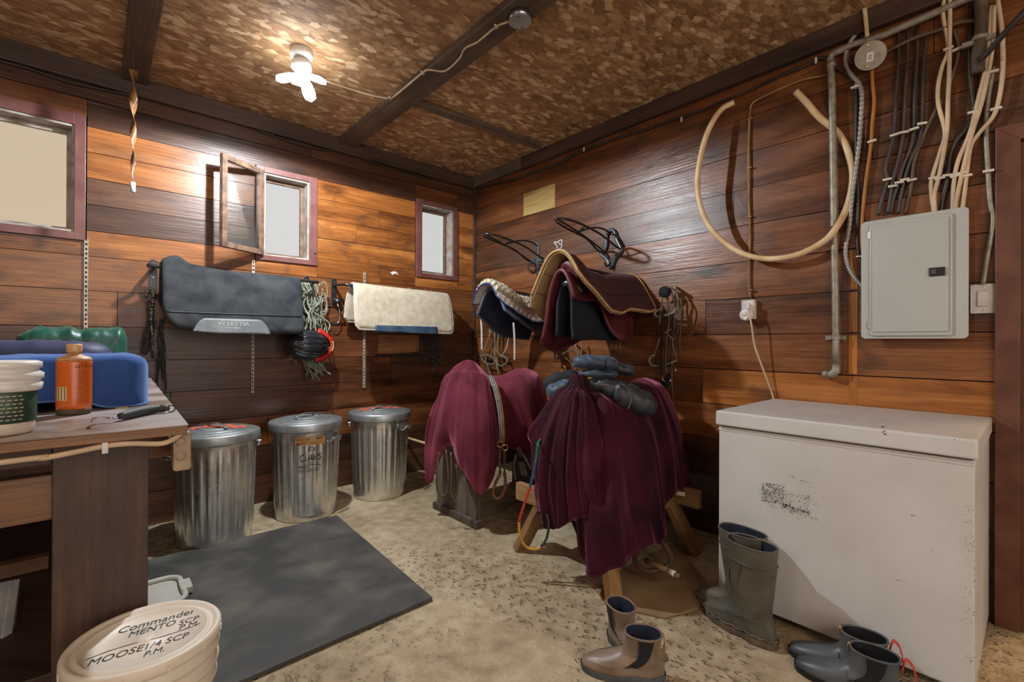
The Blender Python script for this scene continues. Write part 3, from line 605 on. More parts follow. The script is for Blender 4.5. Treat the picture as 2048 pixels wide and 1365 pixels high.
def onA(x, z, o=.012, p=pA, x0=x0A, x1=x1A, zr=zA, L_=.45):      # point on front flap at (x, z)
    s_ = .5
    lo, hi = .02, L_
    for _ in range(30):
        m_ = (lo+hi)/2; s_ = (x-x0(m_))/(x1(m_)-x0(m_)); q_ = p(s_, m_)
        if q_[2] > z: lo = m_
        else: hi = m_
    return q_+np.array([0, -o, 0])
def patch(name, rows, m, parent, on, bev=0, o=.012): return MB().grid([[on(x, z, o) for (x, z) in r] for r in rows]).build(name, m, parent, True, solid=.003)
sx = lambda px, y=.29: WL(px, 650, y)[0]
def patchrows(xa, xb, zb, top, n=26, k=7):
    R_ = []
    for i in range(n+1):
        s_ = i/n; x = xa+(xb-xa)*s_; zt = top(s_); R_.append([(x, zb+(zt-zb)*j/k) for j in range(k+1)])
    return R_
xa, xb = sx(383), sx(535)
patch('leather_patch', patchrows(xa, xb, 1.192, lambda s_: 1.285-.075*(max(0, (.16-s_)/.16)**2+max(0, (s_-.84)/.16)**2.0)), M_padA2, e, onA)
MB().tube([onA(x, 1.315, .012) for x in np.linspace(-2.46, -1.72, 40)], .004, 6).build('stitched_seam', M_blk, e, True)
M_print = mat('grey_print', (.42, .43, .43), .5, st=0)
sx0 = (sx(433)+sx(493))/2
text_mb('W LETTIA', .034, lambda u, v: onA(sx0+u*1.15, 1.252+v, .0155)).build('lettering', M_print, e)
text_mb('WESTERN', .016, lambda u, v: onA(sx0-.005+u*1.15, 1.226+v, .0155)).build('lettering', M_print, e)
# cream felt pad
e = empty('pad_rack', (-1.0, 0, 1.4), 'black wall rack with J hook holding the cream felt pad', 'rack')
a = bracket(668, 558, 612, e)
MB().tube(spl([(a[0], -.01, 1.585), (a[0]+.005, -.13, 1.582), (a[0]+.05, -.19, 1.575), (-1.1, -.2, 1.562), (-.52, -.2, 1.553), (-.45, -.17, 1.55), (-.43, -.01, 1.55)], 6), .011, 12).build('pad_bar', M_blackiron, e, True)
MB().tube(spl([WL(*p) for p in ((672, 600, .02), (676, 612, .05), (680, 630, .06), (677, 645, .06), (668, 648, .065), (662, 640, .07))], 5), .004, 8).build('hook', M_steel, e, True)
MB().lathe([(.030, 0), (.032, .03), (.02, .05), (0, .055)], WL(672, 604, .0), 20, axis=rotx(pi/2)).build('boss', M_blackiron, e, True)
M_felt = mat('cream_wool_felt', (.56, .50, .38), .95, c2=(.44, .38, .28), sc=22, st=.6, bsc=300, sheen=.3)
M_feltb = mat('felt_binding', (.62, .57, .47), .9, sc=40)
M_navyl = mat('navy_leather', (.022, .055, .11), .38, c2=(.06, .10, .14), sc=10, st=.2)
e = empty('felt_saddle_pad', (-.9, -.2, 1.2), 'cream wool felt saddle pad with navy leather strip along its hem', 'saddle pad')
x0B = lambda t: -1.305-.02*min(1, abs(t)/.2); x1B = lambda t: -.475+.02*min(1, abs(t)/.2)
zB = lambda s_: 1.588-.022*s_
G, pB = drape(x0B, x1B, zB, rnd_edge(.398, .03, .045, wl_=.83), rnd_edge(.335, .03, .04, wl_=.83), .2, .045, .17, wav=.003)
MB().grid(G).build('felt_pad', M_felt, e, True, solid=.016)
onB = lambda x, z, o=.011: onA(x, z, o, pB, x0B, x1B, zB, .41)
xa, xb = sx(747), sx(871)
patch('leather_strip', patchrows(xa, xb, 1.198, lambda s_: 1.272), M_navyl, e, onB)
edge = [g[-1] for g in G]; edge = [G[0][k] for k in range(len(G[0]))]+[g[-1] for g in G[1:]]+[G[-1][k] for k in range(len(G[0]))][::-1]+[g[0] for g in G[1:-1]][::-1]
MB().tube(edge, .0095, 8, cap=False).build('edge_binding', M_feltb, e, True)
fz = MB()
for _ in range(160):
    s_ = RNG.uniform(.55, .98); p = pB(s_, RNG.uniform(-.01, .02))+(0, 0, .006); d = RNG.normal(0, .006, 3); fz.tube([p, p+d+(0, 0, .004)], .0006, 3)
fz.build('loose_wool', M_feltb, e)
# wood block and paper scrap
e = MB().prism([(WL(754, 671)[0], WL(754, 671)[2]), (WL(754, 708)[0], WL(754, 708)[2]), (WL(806, 707)[0], WL(806, 707)[2]), (WL(835, 703)[0], WL(835, 703)[2]), (WL(836, 671)[0], WL(836, 671)[2])], .022, lambda a, b, t: (a, -t-.001, b)).build('wood_block', wood('amber_block', 'x', (.16, .06, .02), (.33, .14, .05), (.46, .22, .09), .2, .5)); tag(e, 'orange-brown rectangular wood block fixed on the wall below the cream felt pad', 'wood block')
MB().box(WL(797, 711, .012), (.42, .02, .016)).build('dark_gap_strip', M_blk, wl)  # black strip stands in for the dark gap below the wood block
pp = [(780, 545), (785, 550), (791, 547), (797, 551), (793, 544), (787, 543)]
MB().prism([(WL(x, y)[0], WL(x, y)[2]) for x, y in pp], .002, lambda a, b, t: (a, -t-.0005, b)).build('paper_remnant', M_white, wl)
# ropes, reins, helmet, net
def strands(n, top, bot, spread, r, m, seed, wob=.02, depth=.08):
    R_ = np.random.RandomState(seed); mb = MB()
    for i in range(n):
        t0 = np.array(top)+R_.normal(0, 1, 3)*np.array([spread*.4, depth*.2, .01]); b0 = np.array(bot)+R_.normal(0, 1, 3)*np.array([spread, depth*.4, .03])
        P = [t0+(b0-t0)*t+R_.normal(0, wob, 3)*np.array([1, .5, .3])*sin(pi*t) for t in np.linspace(0, 1, 6)]
        mb.tube(spl(P, 4), r, 5)
    return mb
M_blkrope = mat('black_horsehair', (.010, .010, .011), .6, c2=(.06, .055, .05), sc=60, st=.3)
M_twine = mat('black_white_rope', (.03, .03, .03), .7, c2=(.35, .33, .30), sc=90, lo=.5, hi=.55)
e = empty('rope_reins', WL(300, 700, .06), 'black horsehair reins and speckled rope hanging left of the black pad', 'reins')
strands(9, WL(304, 606, .07), WL(294, 705, .06), .014, .006, M_blkrope, 3, .008).build('hair_strands', M_blkrope, e, True)
strands(8, WL(322, 640, .06), WL(326, 765, .05), .020, .004, M_blkrope, 4, .008).build('hair_strands', M_blkrope, e, True)
MB().tube(spl([WL(*p) for p in ((300, 620, .09), (292, 590, .1), (303, 578, .1), (306, 600, .1), (302, 640, .09), (306, 690, .08), (304, 702, .08))], 6), .0065, 8).build('rope', M_twine, e, True)
MB().tube(spl([WL(*p) for p in ((312, 640, .06), (318, 664, .07), (330, 690, .07), (331, 730, .06), (330, 800, .03))], 6), .002, 6).build('rope', M_blkrope, e, True)
M_green = mat('sage_rope', (.15, .165, .115), .8, c2=(.30, .31, .24), sc=30, st=.3)
e = empty('rope_halters', WL(625, 660, .1), 'tangle of grey-green rope halters hanging between the two saddle pads', 'rope halter')
strands(30, WL(618, 566, .08), WL(628, 668, .10), .050, .0055, M_green, 8, .03, .10).build('rope_strands', M_green, e, True)
mb = MB(); R_ = np.random.RandomState(4)
for i in range(16):
    c = WL(R_.uniform(608, 650), R_.uniform(580, 640), R_.uniform(.06, .13)); a0 = R_.uniform(0, 6); rr_ = R_.uniform(.02, .05)
    mb.tube([c+np.array([rr_*.5*cos(a), R_.normal(0, .002), rr_*1.5*sin(a)]) for a in np.linspace(a0, a0+5.2, 18)], .005, 5)
mb.build('rope_loops', M_green, e, True)
strands(26, WL(612, 700, .09), WL(634, 745, .09), .045, .005, M_green, 9, .03, .08).build('rope_strands', M_green, e, True)
MB().tube(spl([WL(*p) for p in ((612, 745, .06), (616, 770, .05), (621, 785, .04))], 4), .004, 6).build('rope_end', M_brncab, e, True)
e = empty('riding_helmet', WL(618, 690, .22), 'black ribbed riding helmet with red visor hanging below the rope halters', 'helmet')
hc = WL(614, 690, .18); Ra = rotz(radians(8))@roty(radians(4))@rotx(radians(90))   # local z -> towards room
def helm(u, v):      # u angle around, v 0..pi/2 from rim to crown
    xx = cos(u)*cos(v); w_ = atan2(sin(u)*cos(v), sin(v)+1e-6); g_ = 0
    for w0, c0, l0 in ((0, -.15, .55), (.42, .1, .5), (-.42, .1, .5), (.85, -.1, .55), (-.85, -.1, .55), (.2, .62, .2), (-.2, .62, .2)): g_ += math.exp(-((w_-w0)/.085)**2)*math.exp(-((xx-c0)/l0)**6)
    r_ = 1-.085*min(1, g_)
    p = np.array([.150*cos(u)*cos(v), .105*sin(u)*cos(v), .115*sin(v)])*r_
    p[0] *= 1+.0*p[0]; return hc+Ra@p
G = [[helm(2*pi*i/96, pi/2*j/24) for j in range(25)] for i in range(96)]
M_hblk = mat('helmet_black', (.014, .017, .022), .28, st=0, coat=.6); M_red = mat('visor_red', (.62, .035, .022), .4, st=0); M_tanp = mat('tan_foam', (.50, .36, .17), .7)
MB().grid(G, closed=True).build('shell', M_hblk, e, True)
def vz(u, k, z): return hc+Ra@np.array([.155*cos(u)*k+.03*max(0, cos(u)), .112*sin(u)*k, z])
MB().grid([[vz(u, .90, .02), vz(u, 1.06, .012), vz(u, 1.22, -.010)] for u in np.linspace(-1.2, 1.2, 30)]).build('visor', M_red, e, True, solid=.006)
MB().grid([[vz(u, 1.0, .024), vz(u, 1.06, .022), vz(u, 1.12, .012)] for u in np.linspace(-.32, .32, 8)]).build('badge', M_tanp, e, True, solid=.004)
MB().grid([[vz(u, .96, .0), vz(u, .90, -.03)] for u in np.linspace(0, 2*pi, 40)]).build('liner', M_blk, e, True, solid=.004)
strands(3, hc+np.array([-.09, .02, -.07]), hc+np.array([-.10, .04, -.12]), .03, .003, M_blk, 2).build('chin_strap', M_twine, e, True)
M_net = mat('black_hay_net', (.012, .014, .020), .55, c2=(.05, .055, .07), sc=40)
e = empty('hay_net', WL(872, 690, .08), 'black knotted rope hay net bundled on the wall under the felt pad corner', 'hay net')
mb = MB(); R_ = np.random.RandomState(12)
for i in range(46):
    c = WL(R_.normal(868, 13), R_.uniform(668, 722), R_.uniform(.03, .13)); rr_ = R_.uniform(.02, .055); a0 = R_.uniform(0, 6); sq = R_.uniform(.5, 1.2); tl = R_.uniform(-1, 1)
    mb.tube([c+np.array([rr_*sq*cos(a), rr_*.5*sin(a+tl), rr_*1.2*sin(a)]) for a in np.linspace(a0, a0+R_.uniform(3.5, 6.3), 20)], .0028, 5)
mb.build('net_cord', M_net, e, True)
MB().tube(spl([WL(*p) for p in ((884, 700, .1), (880, 720, .1), (868, 738, .1), (862, 746, .1), (865, 736, .1), (878, 728, .1), (895, 725, .08))], 5), .0025, 6).build('draw_cord', M_twine, e, True)
cable('cream_pole', [WL(806, 874, .0), WL(880, 896, .42)], .012, M_creamhose, 'thin cream plastic pole behind the left covered saddle', 'pole', k=2)
# ---------------------------------------------------------------- things on the right wall
M_bluegrey = mat('blue_grey_enamel', (.055, .085, .10), .35, c2=(.03, .045, .055), sc=30, coat=.3)
def saddle_rack(y, z, u1, label, vplate):
    e = empty('saddle_rack', (0, y, z), label, 'saddle rack')
    B_ = lambda u, v, w_: (-u, y+v, z+w_)
    half = [(0.0, .085, -.03), (.07, .08, -.01), (.20, .068, .045), (.36, .070, .075), (.47, .060, .092), (.545, .038, .102), (u1, 0, .105)]
    P = [B_(*p) for p in half]+[B_(p[0], -p[1], p[2]) for p in half[-2::-1]]
    MB().tube(spl(P, 7), .0075, 10).build('loop_rail', M_blackiron, e, True)
    MB().tube(spl([B_(u1, 0, .105), B_(.38, 0, .055), (B_(.2, 0, -.0)), B_(.06, 0, -.055), B_(.022, 0, -.085), B_(.03, 0, -.125), B_(.06, 0, -.14), B_(.085, 0, -.115)], 6), .0065, 10).build('centre_rail', M_blackiron, e, True)
    MB().tube(spl([B_(.38, -.068, .078), B_(.36, 0, .062), B_(.34, .068, .07)], 6), .006, 8).build('cross_bar', M_blackiron, e, True)
    MB().tube(spl([B_(.35, 0, .062), B_(.27, 0, .09), B_(.17, 0, .115), B_(.08, 0, .115), B_(.01, 0, .095)], 6), .0065, 8).build('brace', M_blackiron, e, True)
    if vplate:
        m = MB().tube(spl([(-.012, y+.035, z+.10), (-.012, y+.0, z+.125), (-.012, y-.035, z+.10), (-.012, y-.06, z+.03), (-.012, y-.09, z-.03), (-.012, y-.04, z-.08), (-.012, y-.012, z-.14)], 6), .014, 8)
        m.tube(spl([(-.012, y+.035, z+.10), (-.012, y+.045, z+.0), (-.012, y+.085, z-.035), (-.012, y+.03, z-.085), (-.012, y+.0, z-.15)], 6), .013, 8)
        m.build('cast_plate', M_bluegrey, e, True)
    else:
        MB().prism(rrect(y-.017, z-.15, y+.017, z+.12, .012), .008, PX(.0)).build('wall_plate', M_bluegrey, e, bev=.001)
        MB().bar((-.010, y-.095, z-.03), (-.010, y+.095, z-.03), .008, .028).build('cross_plate', M_bluegrey, e, bev=.001)
saddle_rack(-.875, 1.86, .565, 'empty black wall saddle rack with narrow flat plate, near the corner', False)
saddle_rack(-1.625, 1.83, .585, 'empty black wall saddle rack with wide cast plate, above maroon pad', True)
def ridge_pad(yc, x0, x1, zr, tL, tR, hw, fl, off=0, nx=44, nt=40, wav=0, solid=0):
    def pt(s_, t):
        o, dz = sec(t, 0, hw+off, fl); x = x0+(x1-x0)*s_
        return np.array([x, yc-o-wav*sin(s_*14+t*11)*min(1, abs(t)*5), zr(s_)+dz+off])
    G = []
    for i in range(nx+1):
        s_ = i/nx; G.append([pt(s_, t) for t in np.concatenate([-tL(s_)*np.linspace(1, 0, nt//2)**1.5, tR(s_)*np.linspace(0, 1, nt//2)[1:]**1.5])])
    return np.array(G), pt
def binding(G, r, name, m, e, right_only=False):
    k0 = len(G[0])//2 if right_only else 0
    P = [g for g in G[0][k0:]]+[g[-1] for g in G[1:]]+list(G[-1][k0:][::-1])
    if not right_only: P += [g[0] for g in G[1:-1]][::-1]+[G[0][0]]
    MB().tube(P, r, 8).build(name, m, e, True)
M_mar = mat('maroon_quilted_cloth', (.055, .012, .014), .75, c2=(.035, .010, .014), sc=4, st=.3, bsc=200, sheen=.2)
M_tanl = mat('tan_lining', (.34, .22, .10), .85, c2=(.27, .17, .08), sc=6, st=.25, bsc=160)
M_tanb = mat('tan_binding', (.46, .29, .12), .8, sc=30, st=.3)
M_redq = mat('dark_red_nylon', (.11, .010, .013), .5, c2=(.045, .006, .010), sc=6, st=.2, bsc=60, sheen=.2)
M_blkf = mat('black_fleece', (.008, .009, .014), .95, st=.5, bsc=200)
# arms that carry the two padded bundles
for yy, zz, lb in ((-1.0, 1.53, 'black wall arm carrying the navy and fleece pads'), (-1.78, 1.60, 'black wall arm carrying the maroon pad')):
    e = empty('saddle_rack', (0, yy, zz), lb, 'saddle rack')
    MB().tube(spl([(-.0, yy-.04, zz-.06), (-.15, yy-.04, zz-.02), (-.48, yy-.03, zz), (-.52, yy, zz), (-.48, yy+.03, zz), (-.15, yy+.04, zz-.02), (-.0, yy+.04, zz-.06)], 6), .008, 10).build('arm_rail', M_blackiron, e, True)
    MB().box((-.004, yy, zz-.06), (.008, .14, .10)).build('wall_plate', M_blackiron, e, bev=.002)
# maroon pad
XF = -.735; e = empty('maroon_saddle_pad', (-.4, -1.78, 1.4), 'maroon saddle pad with tan lining and tan binding over the wall arm', 'saddle pad')
zM = lambda s_: np.interp(s_, [0, .12, .3, .45, .7, 1], [1.688, 1.675, 1.60, 1.585, 1.60, 1.615])
tRM = lambda s_: np.interp(s_, [0, .05, .12, .25, .45, .6, .75, .85, .93, 1.0], [.20, .27, .32, .355, .345, .32, .335, .345, .345, .325])
tLM = lambda s_: np.interp(s_, [0, .06, .15, .3, .6, .85, 1.0], [.33, .40, .43, .43, .40, .40, .40])
G, pM = ridge_pad(-1.78, XF, -.03, zM, tLM, tRM, .055, .50)
MB().grid(G).build('outer_cloth', M_mar, e, True, solid=.008)
G2, _ = ridge_pad(-1.78, XF+.002, -.032, zM, tLM, tRM, .055, .50, off=-.012)
MB().grid(G2).build('tan_lining', M_tanl, e, True, solid=.006)
binding(G, .0085, 'edge_binding', M_tanb, e)
MB().tube([pM(s_, .22)+np.array([0, -.006, 0]) for s_ in np.linspace(.02, .98, 30)], .0022, 5).build('quilting_seam', M_blk, e)
for tt in (-.17, -.30): MB().tube([_(s_, tt)+np.array([0, -.006, .0]) for s_ in np.linspace(.01, .6, 20)], .002, 5).build('quilting_seam', mat('seam_brown', (.10, .06, .03), .8), e)
MB().tube(spl([pM(0, 0)+np.array(p) for p in ((0, 0, 0), (-.005, .005, .03), (-.01, .02, .05), (-.005, -.01, .045), (0, -.02, .03), (.0, -.035, .05))], 6), .003, 6).tube(spl([pM(0, 0)+np.array(p) for p in ((0, 0, .01), (.0, .01, .045), (.01, -.02, .06), (0, -.03, .02), (-.005, -.01, .0))], 5), .003, 6).build('plastic_tie', mat('clear_tie', (.6, .62, .66), .3, st=0), e, True)
# red padded blanket beneath it
e = empty('red_padded_girth_cover', (-.4, -1.78, 1.2), 'dark red padded cover with black fleece lining hanging inside the maroon pad', 'saddle cover')
zR = lambda s_: 1.575
tRR = lambda s_: .22+.25*math.exp(-((s_-.68)/.24)**4); tLR = lambda s_: .44+.10*math.exp(-((s_-.25)/.3)**2)
G, pR = ridge_pad(-1.78, XF+.03, -.10, zR, tLR, tRR, .030, .28, wav=.012)
MB().grid(G).build('red_shell', M_redq, e, True, solid=.014)
binding(G, .013, 'rolled_edge', M_redq, e)
G, _p = ridge_pad(-1.78, XF+.06, -.14, lambda s_: 1.553, lambda s_: .42, lambda s_: .44, .012, .16, wav=.014)
MB().grid(G).build('fleece_lining', M_blkf, e, True, solid=.02)
c = np.array([-.62, -1.78, 1.49]); MB().tube(spl([c+np.array(p) for p in ((0, -.09, -.045), (-.02, -.06, -.01), (-.03, 0, .012), (-.02, .06, -.01), (0, .09, -.045))], 8), [.012+.014*sin(pi*k/32) for k in range(33)], 12).build('front_roll', mat('black_leather_roll', (.02, .03, .034), .35), e, True)
c = np.array([-.64, -1.78, 1.575]); MB().tube(spl([c+np.array(p) for p in ((0, -.075, -.05), (-.0, -.05, .01), (-.0, 0, .045), (-.0, .05, .01), (0, .075, -.05))], 8), [.018+.02*sin(pi*k/32) for k in range(33)], 12).build('red_front_roll', M_redq, e, True)
# billet straps with buckles below the maroon pad
M_strap = mat('tan_billet_leather', (.20, .125, .06), .55, c2=(.12, .07, .035), sc=25); M_dkstrap = mat('dark_bridle_leather', (.035, .022, .015), .45, c2=(.07, .05, .035), sc=25)
e = empty('billet_straps', WR(1235, 650, .12), 'row of tan billet straps with steel buckles hanging below maroon pad', 'strap')
for i, px in enumerate((1220, 1228, 1236)):
    MB().ribbon([WR(px-2, 618, .17), WR(px, 650, .17), WR(px+1, 690, .16)], .018, .004, (-1, 0, 0)).build('strap', M_strap, e)
    b0 = WR(px+1, 690, .17); MB().tube([b0+np.array(p) for p in ((0, -.011, 0), (0, -.011, -.028), (0, .011, -.028), (0, .011, 0), (0, -.011, 0))], .0022, 6).tube([b0, b0+np.array((0, .004, -.03))], .0018, 5).build('buckle', M_brass, e)
MB().ribbon([WR(1247, 630, .165), WR(1250, 645, .165), WR(1247, 690, .15)], .014, .004, (-1, 0, 0)).build('strap', M_dkstrap, e)
c = WR(1243, 634, .185); MB().tube([c+.014*np.array([0, cos(a), sin(a)]) for a in np.linspace(0, 2*pi, 20)], .003, 6).build('ring', M_brass, e, True)
c = WR(1247, 662, .185); MB().tube([c+np.array(p) for p in ((0, -.012, .012), (0, -.012, -.012), (0, .012, -.012), (0, .012, .012), (0, -.012, .012))], .0025, 6).build('buckle', M_brass, e)
MB().ribbon([WR(1217, 628, .175), WR(1243, 630, .175)], .014, .004, (-1, 0, .2)).build('keeper', M_strap, e)
# navy, quilted white and fleece pads near the corner
M_navy = mat('navy_fabric', (.012, .018, .045), .85, c2=(.03, .04, .075), sc=8, st=.3, bsc=150, sheen=.3); M_navyb = mat('slate_binding', (.10, .13, .18), .8)
M_quilt = mat('cream_quilting', (.58, .52, .46), .9, c2=(.46, .41, .36), sc=30, st=.4, sheen=.2); M_blueb = mat('blue_piping', (.015, .04, .20), .5)
M_fleece = mat('cream_fleece', (.72, .66, .50), .97, c2=(.56, .49, .30), sc=14, st=1.0, bsc=220, bd=.006, sheen=.5)
YF = -1.0
e = empty('navy_saddle_pad', (-.3, YF, 1.2), 'navy padded saddle pad with slate binding, lowest of the stack near corner', 'saddle pad')
zN = lambda s_: np.interp(s_, [0, .2, .5, 1], [1.535, 1.515, 1.44, 1.42])
G, pN = ridge_pad(YF, -.60, -.04, zN, lambda s_: np.interp(s_, [0, .3, 1], [.25, .32, .32]), lambda s_: np.interp(s_, [0, .15, .4, .7, 1], [.22, .27, .29, .27, .25]), .05, .45)
MB().grid(G).build('padded_cloth', M_navy, e, True, solid=.018); binding(G, .011, 'edge_binding', M_navyb, e)
MB().prism([(-.30, 1.205), (-.16, 1.20), (-.17, 1.13), (-.26, 1.125)], .008, lambda a, b, t: (a, YF-.19-t, b)).build('girth_tab', M_navy, e, bev=.003)
for yy, x_, z0_ in ((YF+.18, -.56, 1.36), (YF-.13, -.50, 1.29)):
    MB().ribbon(spl([(x_, yy, z0_), (x_+.01, yy, z0_-.12), (x_+.02, yy+.01, z0_-.27)], 5), .013, .0025, (-1, -.6, 0)).build('white_strap', M_quilt, e)
e = empty('quilted_white_pad', (-.3, YF, 1.3), 'cream quilted saddle pad with blue piping lying on the navy pad', 'saddle pad')
zQ = lambda s_: zN(s_)+.035
tLQ = lambda s_: np.interp(s_, [0, .3, 1], [.20, .16, .16]); tRQ = lambda s_: np.interp(s_, [0, .1, .25, .6, .85, 1], [.16, .21, .245, .24, .22, .17])
def rq(yc, x0, x1, zr, tL, tR, hw, fl):
    G, pt = ridge_pad(yc, x0, x1, zr, tL, tR, hw, fl, nx=70, nt=60)
    for i in range(G.shape[0]):
        for j in range(G.shape[1]):
            g = G[i, j]; a_ = (g[0]*.7+(g[2])*.9)*70; b__ = (g[0]*.7-(g[2])*.9)*70
            G[i, j, 1] -= .006*(abs(sin(a_))*abs(sin(b__)))**.6*(1 if j > 30 else -1)
    return G, pt
G, pQ = rq(YF, -.66, -.05, zQ, tLQ, tRQ, .062, .45)
MB().grid(G).build('quilted_cloth', M_quilt, e, True, solid=.010); binding(G, .006, 'blue_piping', M_blueb, e)
e = empty('fleece_half_pad', (-.3, YF, 1.45), 'fluffy cream sheepskin half pad on top of the quilted pad', 'saddle pad')
G, pF = ridge_pad(YF, -.645, -.12, lambda s_: zQ(s_)+.022, lambda s_: .11-.02*s_, lambda s_: .12+.03*sin(s_*3), .068, .42, nx=80, nt=60)
for i in range(G.shape[0]):
    for j in range(G.shape[1]): G[i, j] += RNG.normal(0, .0022, 3)
MB().grid(G).build('sheepskin', M_fleece, e, True, solid=.03)
# ---------------------------------------------------------------- floor things: mat, boards, cans
M_rub = mat('black_rubber_mat', (.044, .043, .039), .6, c2=(.115, .108, .09), sc=4.5, st=.7, bsc=140, lo=.42, hi=.72)
o = MB().prism([(-2.95, -.60), (-1.585, -.625), (-1.645, -1.878), (-2.95, -1.905)], .018, lambda a, b, t: (a, b, t+.001)).build('stall_mat', M_rub, bev=.003); tag(o, 'black rubber stall mat on the concrete in front of the trash cans', 'mat')
o = MB().prism([FL(*p)[:2] for p in ((1352, 1088), (1300, 1112), (1190, 1180), (1215, 1215), (1330, 1240), (1422, 1212), (1440, 1205))], .008, lambda a, b, t: (a, b, t+.001)).build('plywood_offcut', mat('tan_plywood', (.22, .135, .065), .8, c2=(.30, .20, .10), sc=6), bev=.001); tag(o, 'brown plywood offcut flat on the floor under the trestle, beside freezer', 'board')
def galv():
    m, nt, b = newmat('galvanised_sheet'); tc = N(nt, 'ShaderNodeTexCoord').outputs['Object']
    v = N(nt, 'ShaderNodeTexVoronoi'); v.inputs['Scale'].default_value = 60; L(nt, tc, v.inputs['Vector'])
    sp = N(nt, 'ShaderNodeSeparateColor'); L(nt, v.outputs['Color'], sp.inputs[0]); n = noise(nt, tc, 7, 5, .5)
    L(nt, mix(nt, ramp(nt, n, [(.35, 0.), (.7, 1.)]), (.80, .81, .80), (.56, .56, .53)), b.inputs['Base Color'])
    b.inputs['Metallic'].default_value = .95; L(nt, math_(nt, 'ADD', math_(nt, 'MULTIPLY', sp.outputs[0], .08), math_(nt, 'ADD', math_(nt, 'MULTIPLY', n, .14), .20)), b.inputs['Roughness'])
    bump(nt, b, noise(nt, tc, 6, 2), .10, .004); return m
M_galv = galv(); M_galvl = mat('galvanised_lid_sheet', (.47, .50, .50), .42, .75, c2=(.30, .33, .33), sc=9, st=.25, bsc=30, bd=.004)
M_rpaint = mat('red_orange_paint', (.68, .085, .035), .6, c2=(.55, .12, .07), sc=14)
def rib(a, z):
    if z < .05 or z > .545: return 0
    k = min(1, (z-.05)/.03, (.545-z)/.03); return k*.0048*(.5+.5*math.tanh(2.6*sin(a*26)))
def trash_can(x, y, rz, label, paint):
    e = empty('trash_can', (x, y, 0), label, 'trash can', 'galvanised trash cans along the window wall')
    prof = [(0, .012), (.178, .012), (.182, .0), (.186, .004), (.187, .04)]+[(.187+.022*(z-.05)/.53, z) for z in np.linspace(.05, .545, 10)]+[(.209, .56), (.213, .595), (.217, .6), (.212, .602), (.205, .60), (.180, .3), (0, .25)]
    MB().lathe(prof, (x, y, 0), 312, rib).build('body', M_galv, e, True)
    lp = [(.226, .575), (.229, .572), (.230, .578), (.228, .612), (.226, .622), (.218, .626), (.19, .628), (.185, .635), (.17, .635), (.165, .630), (.145, .634), (.14, .641), (.125, .641), (.12, .636), (.09, .641), (.085, .648), (.07, .648), (.065, .644), (.0, .647)]
    ld = MB().lathe(lp, (x, y, 0), 96).build('lid', M_galvl, e, True)
    hd = rotz(rz)
    P = [np.array(p) for p in ((-.231, 0, .585), (-.232, 0, .622), (-.20, 0, .640), (-.10, 0, .655), (-.05, 0, .664), (0, 0, .668), (.05, 0, .664), (.10, 0, .650))]
    MB().ribbon([np.array([x, y, 0])+hd@p for p in spl(P, 5)], .020, .0025, (0, 0, 1)).build('lid_strap', M_galvl, ld, True)
    for s_ in (1, -1):
        R_ = rotz(rz+pi/2*0+(pi/2 if s_ > 0 else -pi/2)); off_ = np.array([x, y, 0])
        h = MB(); 
        for q in (-1, 1): h.tube([off_+R_@np.array(p) for p in ((.205, q*.045, .535), (.214, q*.045, .50), (.235, q*.046, .50), (.243, q*.043, .515))], .004, 6)
        h.prism([(-.045, 0), (.045, 0), (.045, .022), (-.045, .022)], .004, lambda a, b, t: off_+R_@np.array([.238+b*.6+t, a, .508+b]))
        h.build('side_handle', M_galvl, e, True)
        MB().prism([(-.056, .495), (.056, .495), (.056, .55), (-.056, .55)], .002, lambda a, b, t: off_+R_@np.array([.207+t, a, b])).build('handle_plate', M_galvl, e)
    if paint:
        rr_ = np.random.RandomState(int(abs(x)*100)); a0 = paint; pl = []
        for k in range(9): pl.append((-.15+.30*k/8, .035+rr_.uniform(-.012, .02)))
        for k in range(9): pl.append((.15-.30*k/8, -.03+rr_.uniform(-.018, .012)))
        R_ = rotz(a0); hz = lambda r_: np.interp(r_, [p[0] for p in lp[:3:-1]], [p[1] for p in lp[:3:-1]])
        G = []
        for i in range(25):
            u = -.15+.30*i/24; w0 = np.interp(u, [p[0] for p in pl[:9]], [p[1] for p in pl[:9]]); w1 = np.interp(u, [p[0] for p in pl[:8:-1]], [p[1] for p in pl[:8:-1]])
            row = []
            for j in range(9):
                p = R_@np.array([u, w0+(w1-w0)*j/8+.01, 0]); row.append((x+p[0], y+p[1], hz(sqrt(p[0]**2+p[1]**2))+.0022))
            G.append(row)
        MB().grid(G).build('paint_smear', M_rpaint, ld, True)
    return e
ra = lambda x, y: atan2(CAM[1]-y, CAM[0]-x)     # direction from a can to the viewpoint
C1, C2, C3 = (-2.235, -.475), (-1.706, -.405), (-1.152, -.35)
c1 = trash_can(*C1, ra(*C1)+.55, 'largest-looking galvanised trash can with red paint smear, beside the workbench', ra(*C1)+1.25)
c2 = trash_can(*C2, ra(*C2)-.75+.0, 'middle galvanised trash can with black marker writing and orange label', None)
c3 = trash_can(*C3, ra(*C3)-.6, 'galvanised trash can with red-streaked lid, nearest the covered saddles', ra(*C3)+1.7)
a2 = ra(*C2)
def onCan(c, a0, u, z, o=.0065): r_ = .187+.022*(z-.05)/.53+o; a = a0-u/r_*-1; return (c[0]+r_*cos(a), c[1]+r_*sin(a), z)
M_label = mat('orange_paper_label', (.50, .27, .09), .6, c2=(.58, .36, .15), sc=20, st=0); M_ink = mat('black_marker', (.012, .012, .012), .6, st=0); M_inkf = mat('faded_marker', (.12, .12, .115), .6, st=0); M_inkr = mat('red_ink', (.35, .03, .02), .6, st=0); M_grp = mat('label_emblem', (.12, .09, .07), .6, st=0)
al = a2+.10
sgn_ = 1
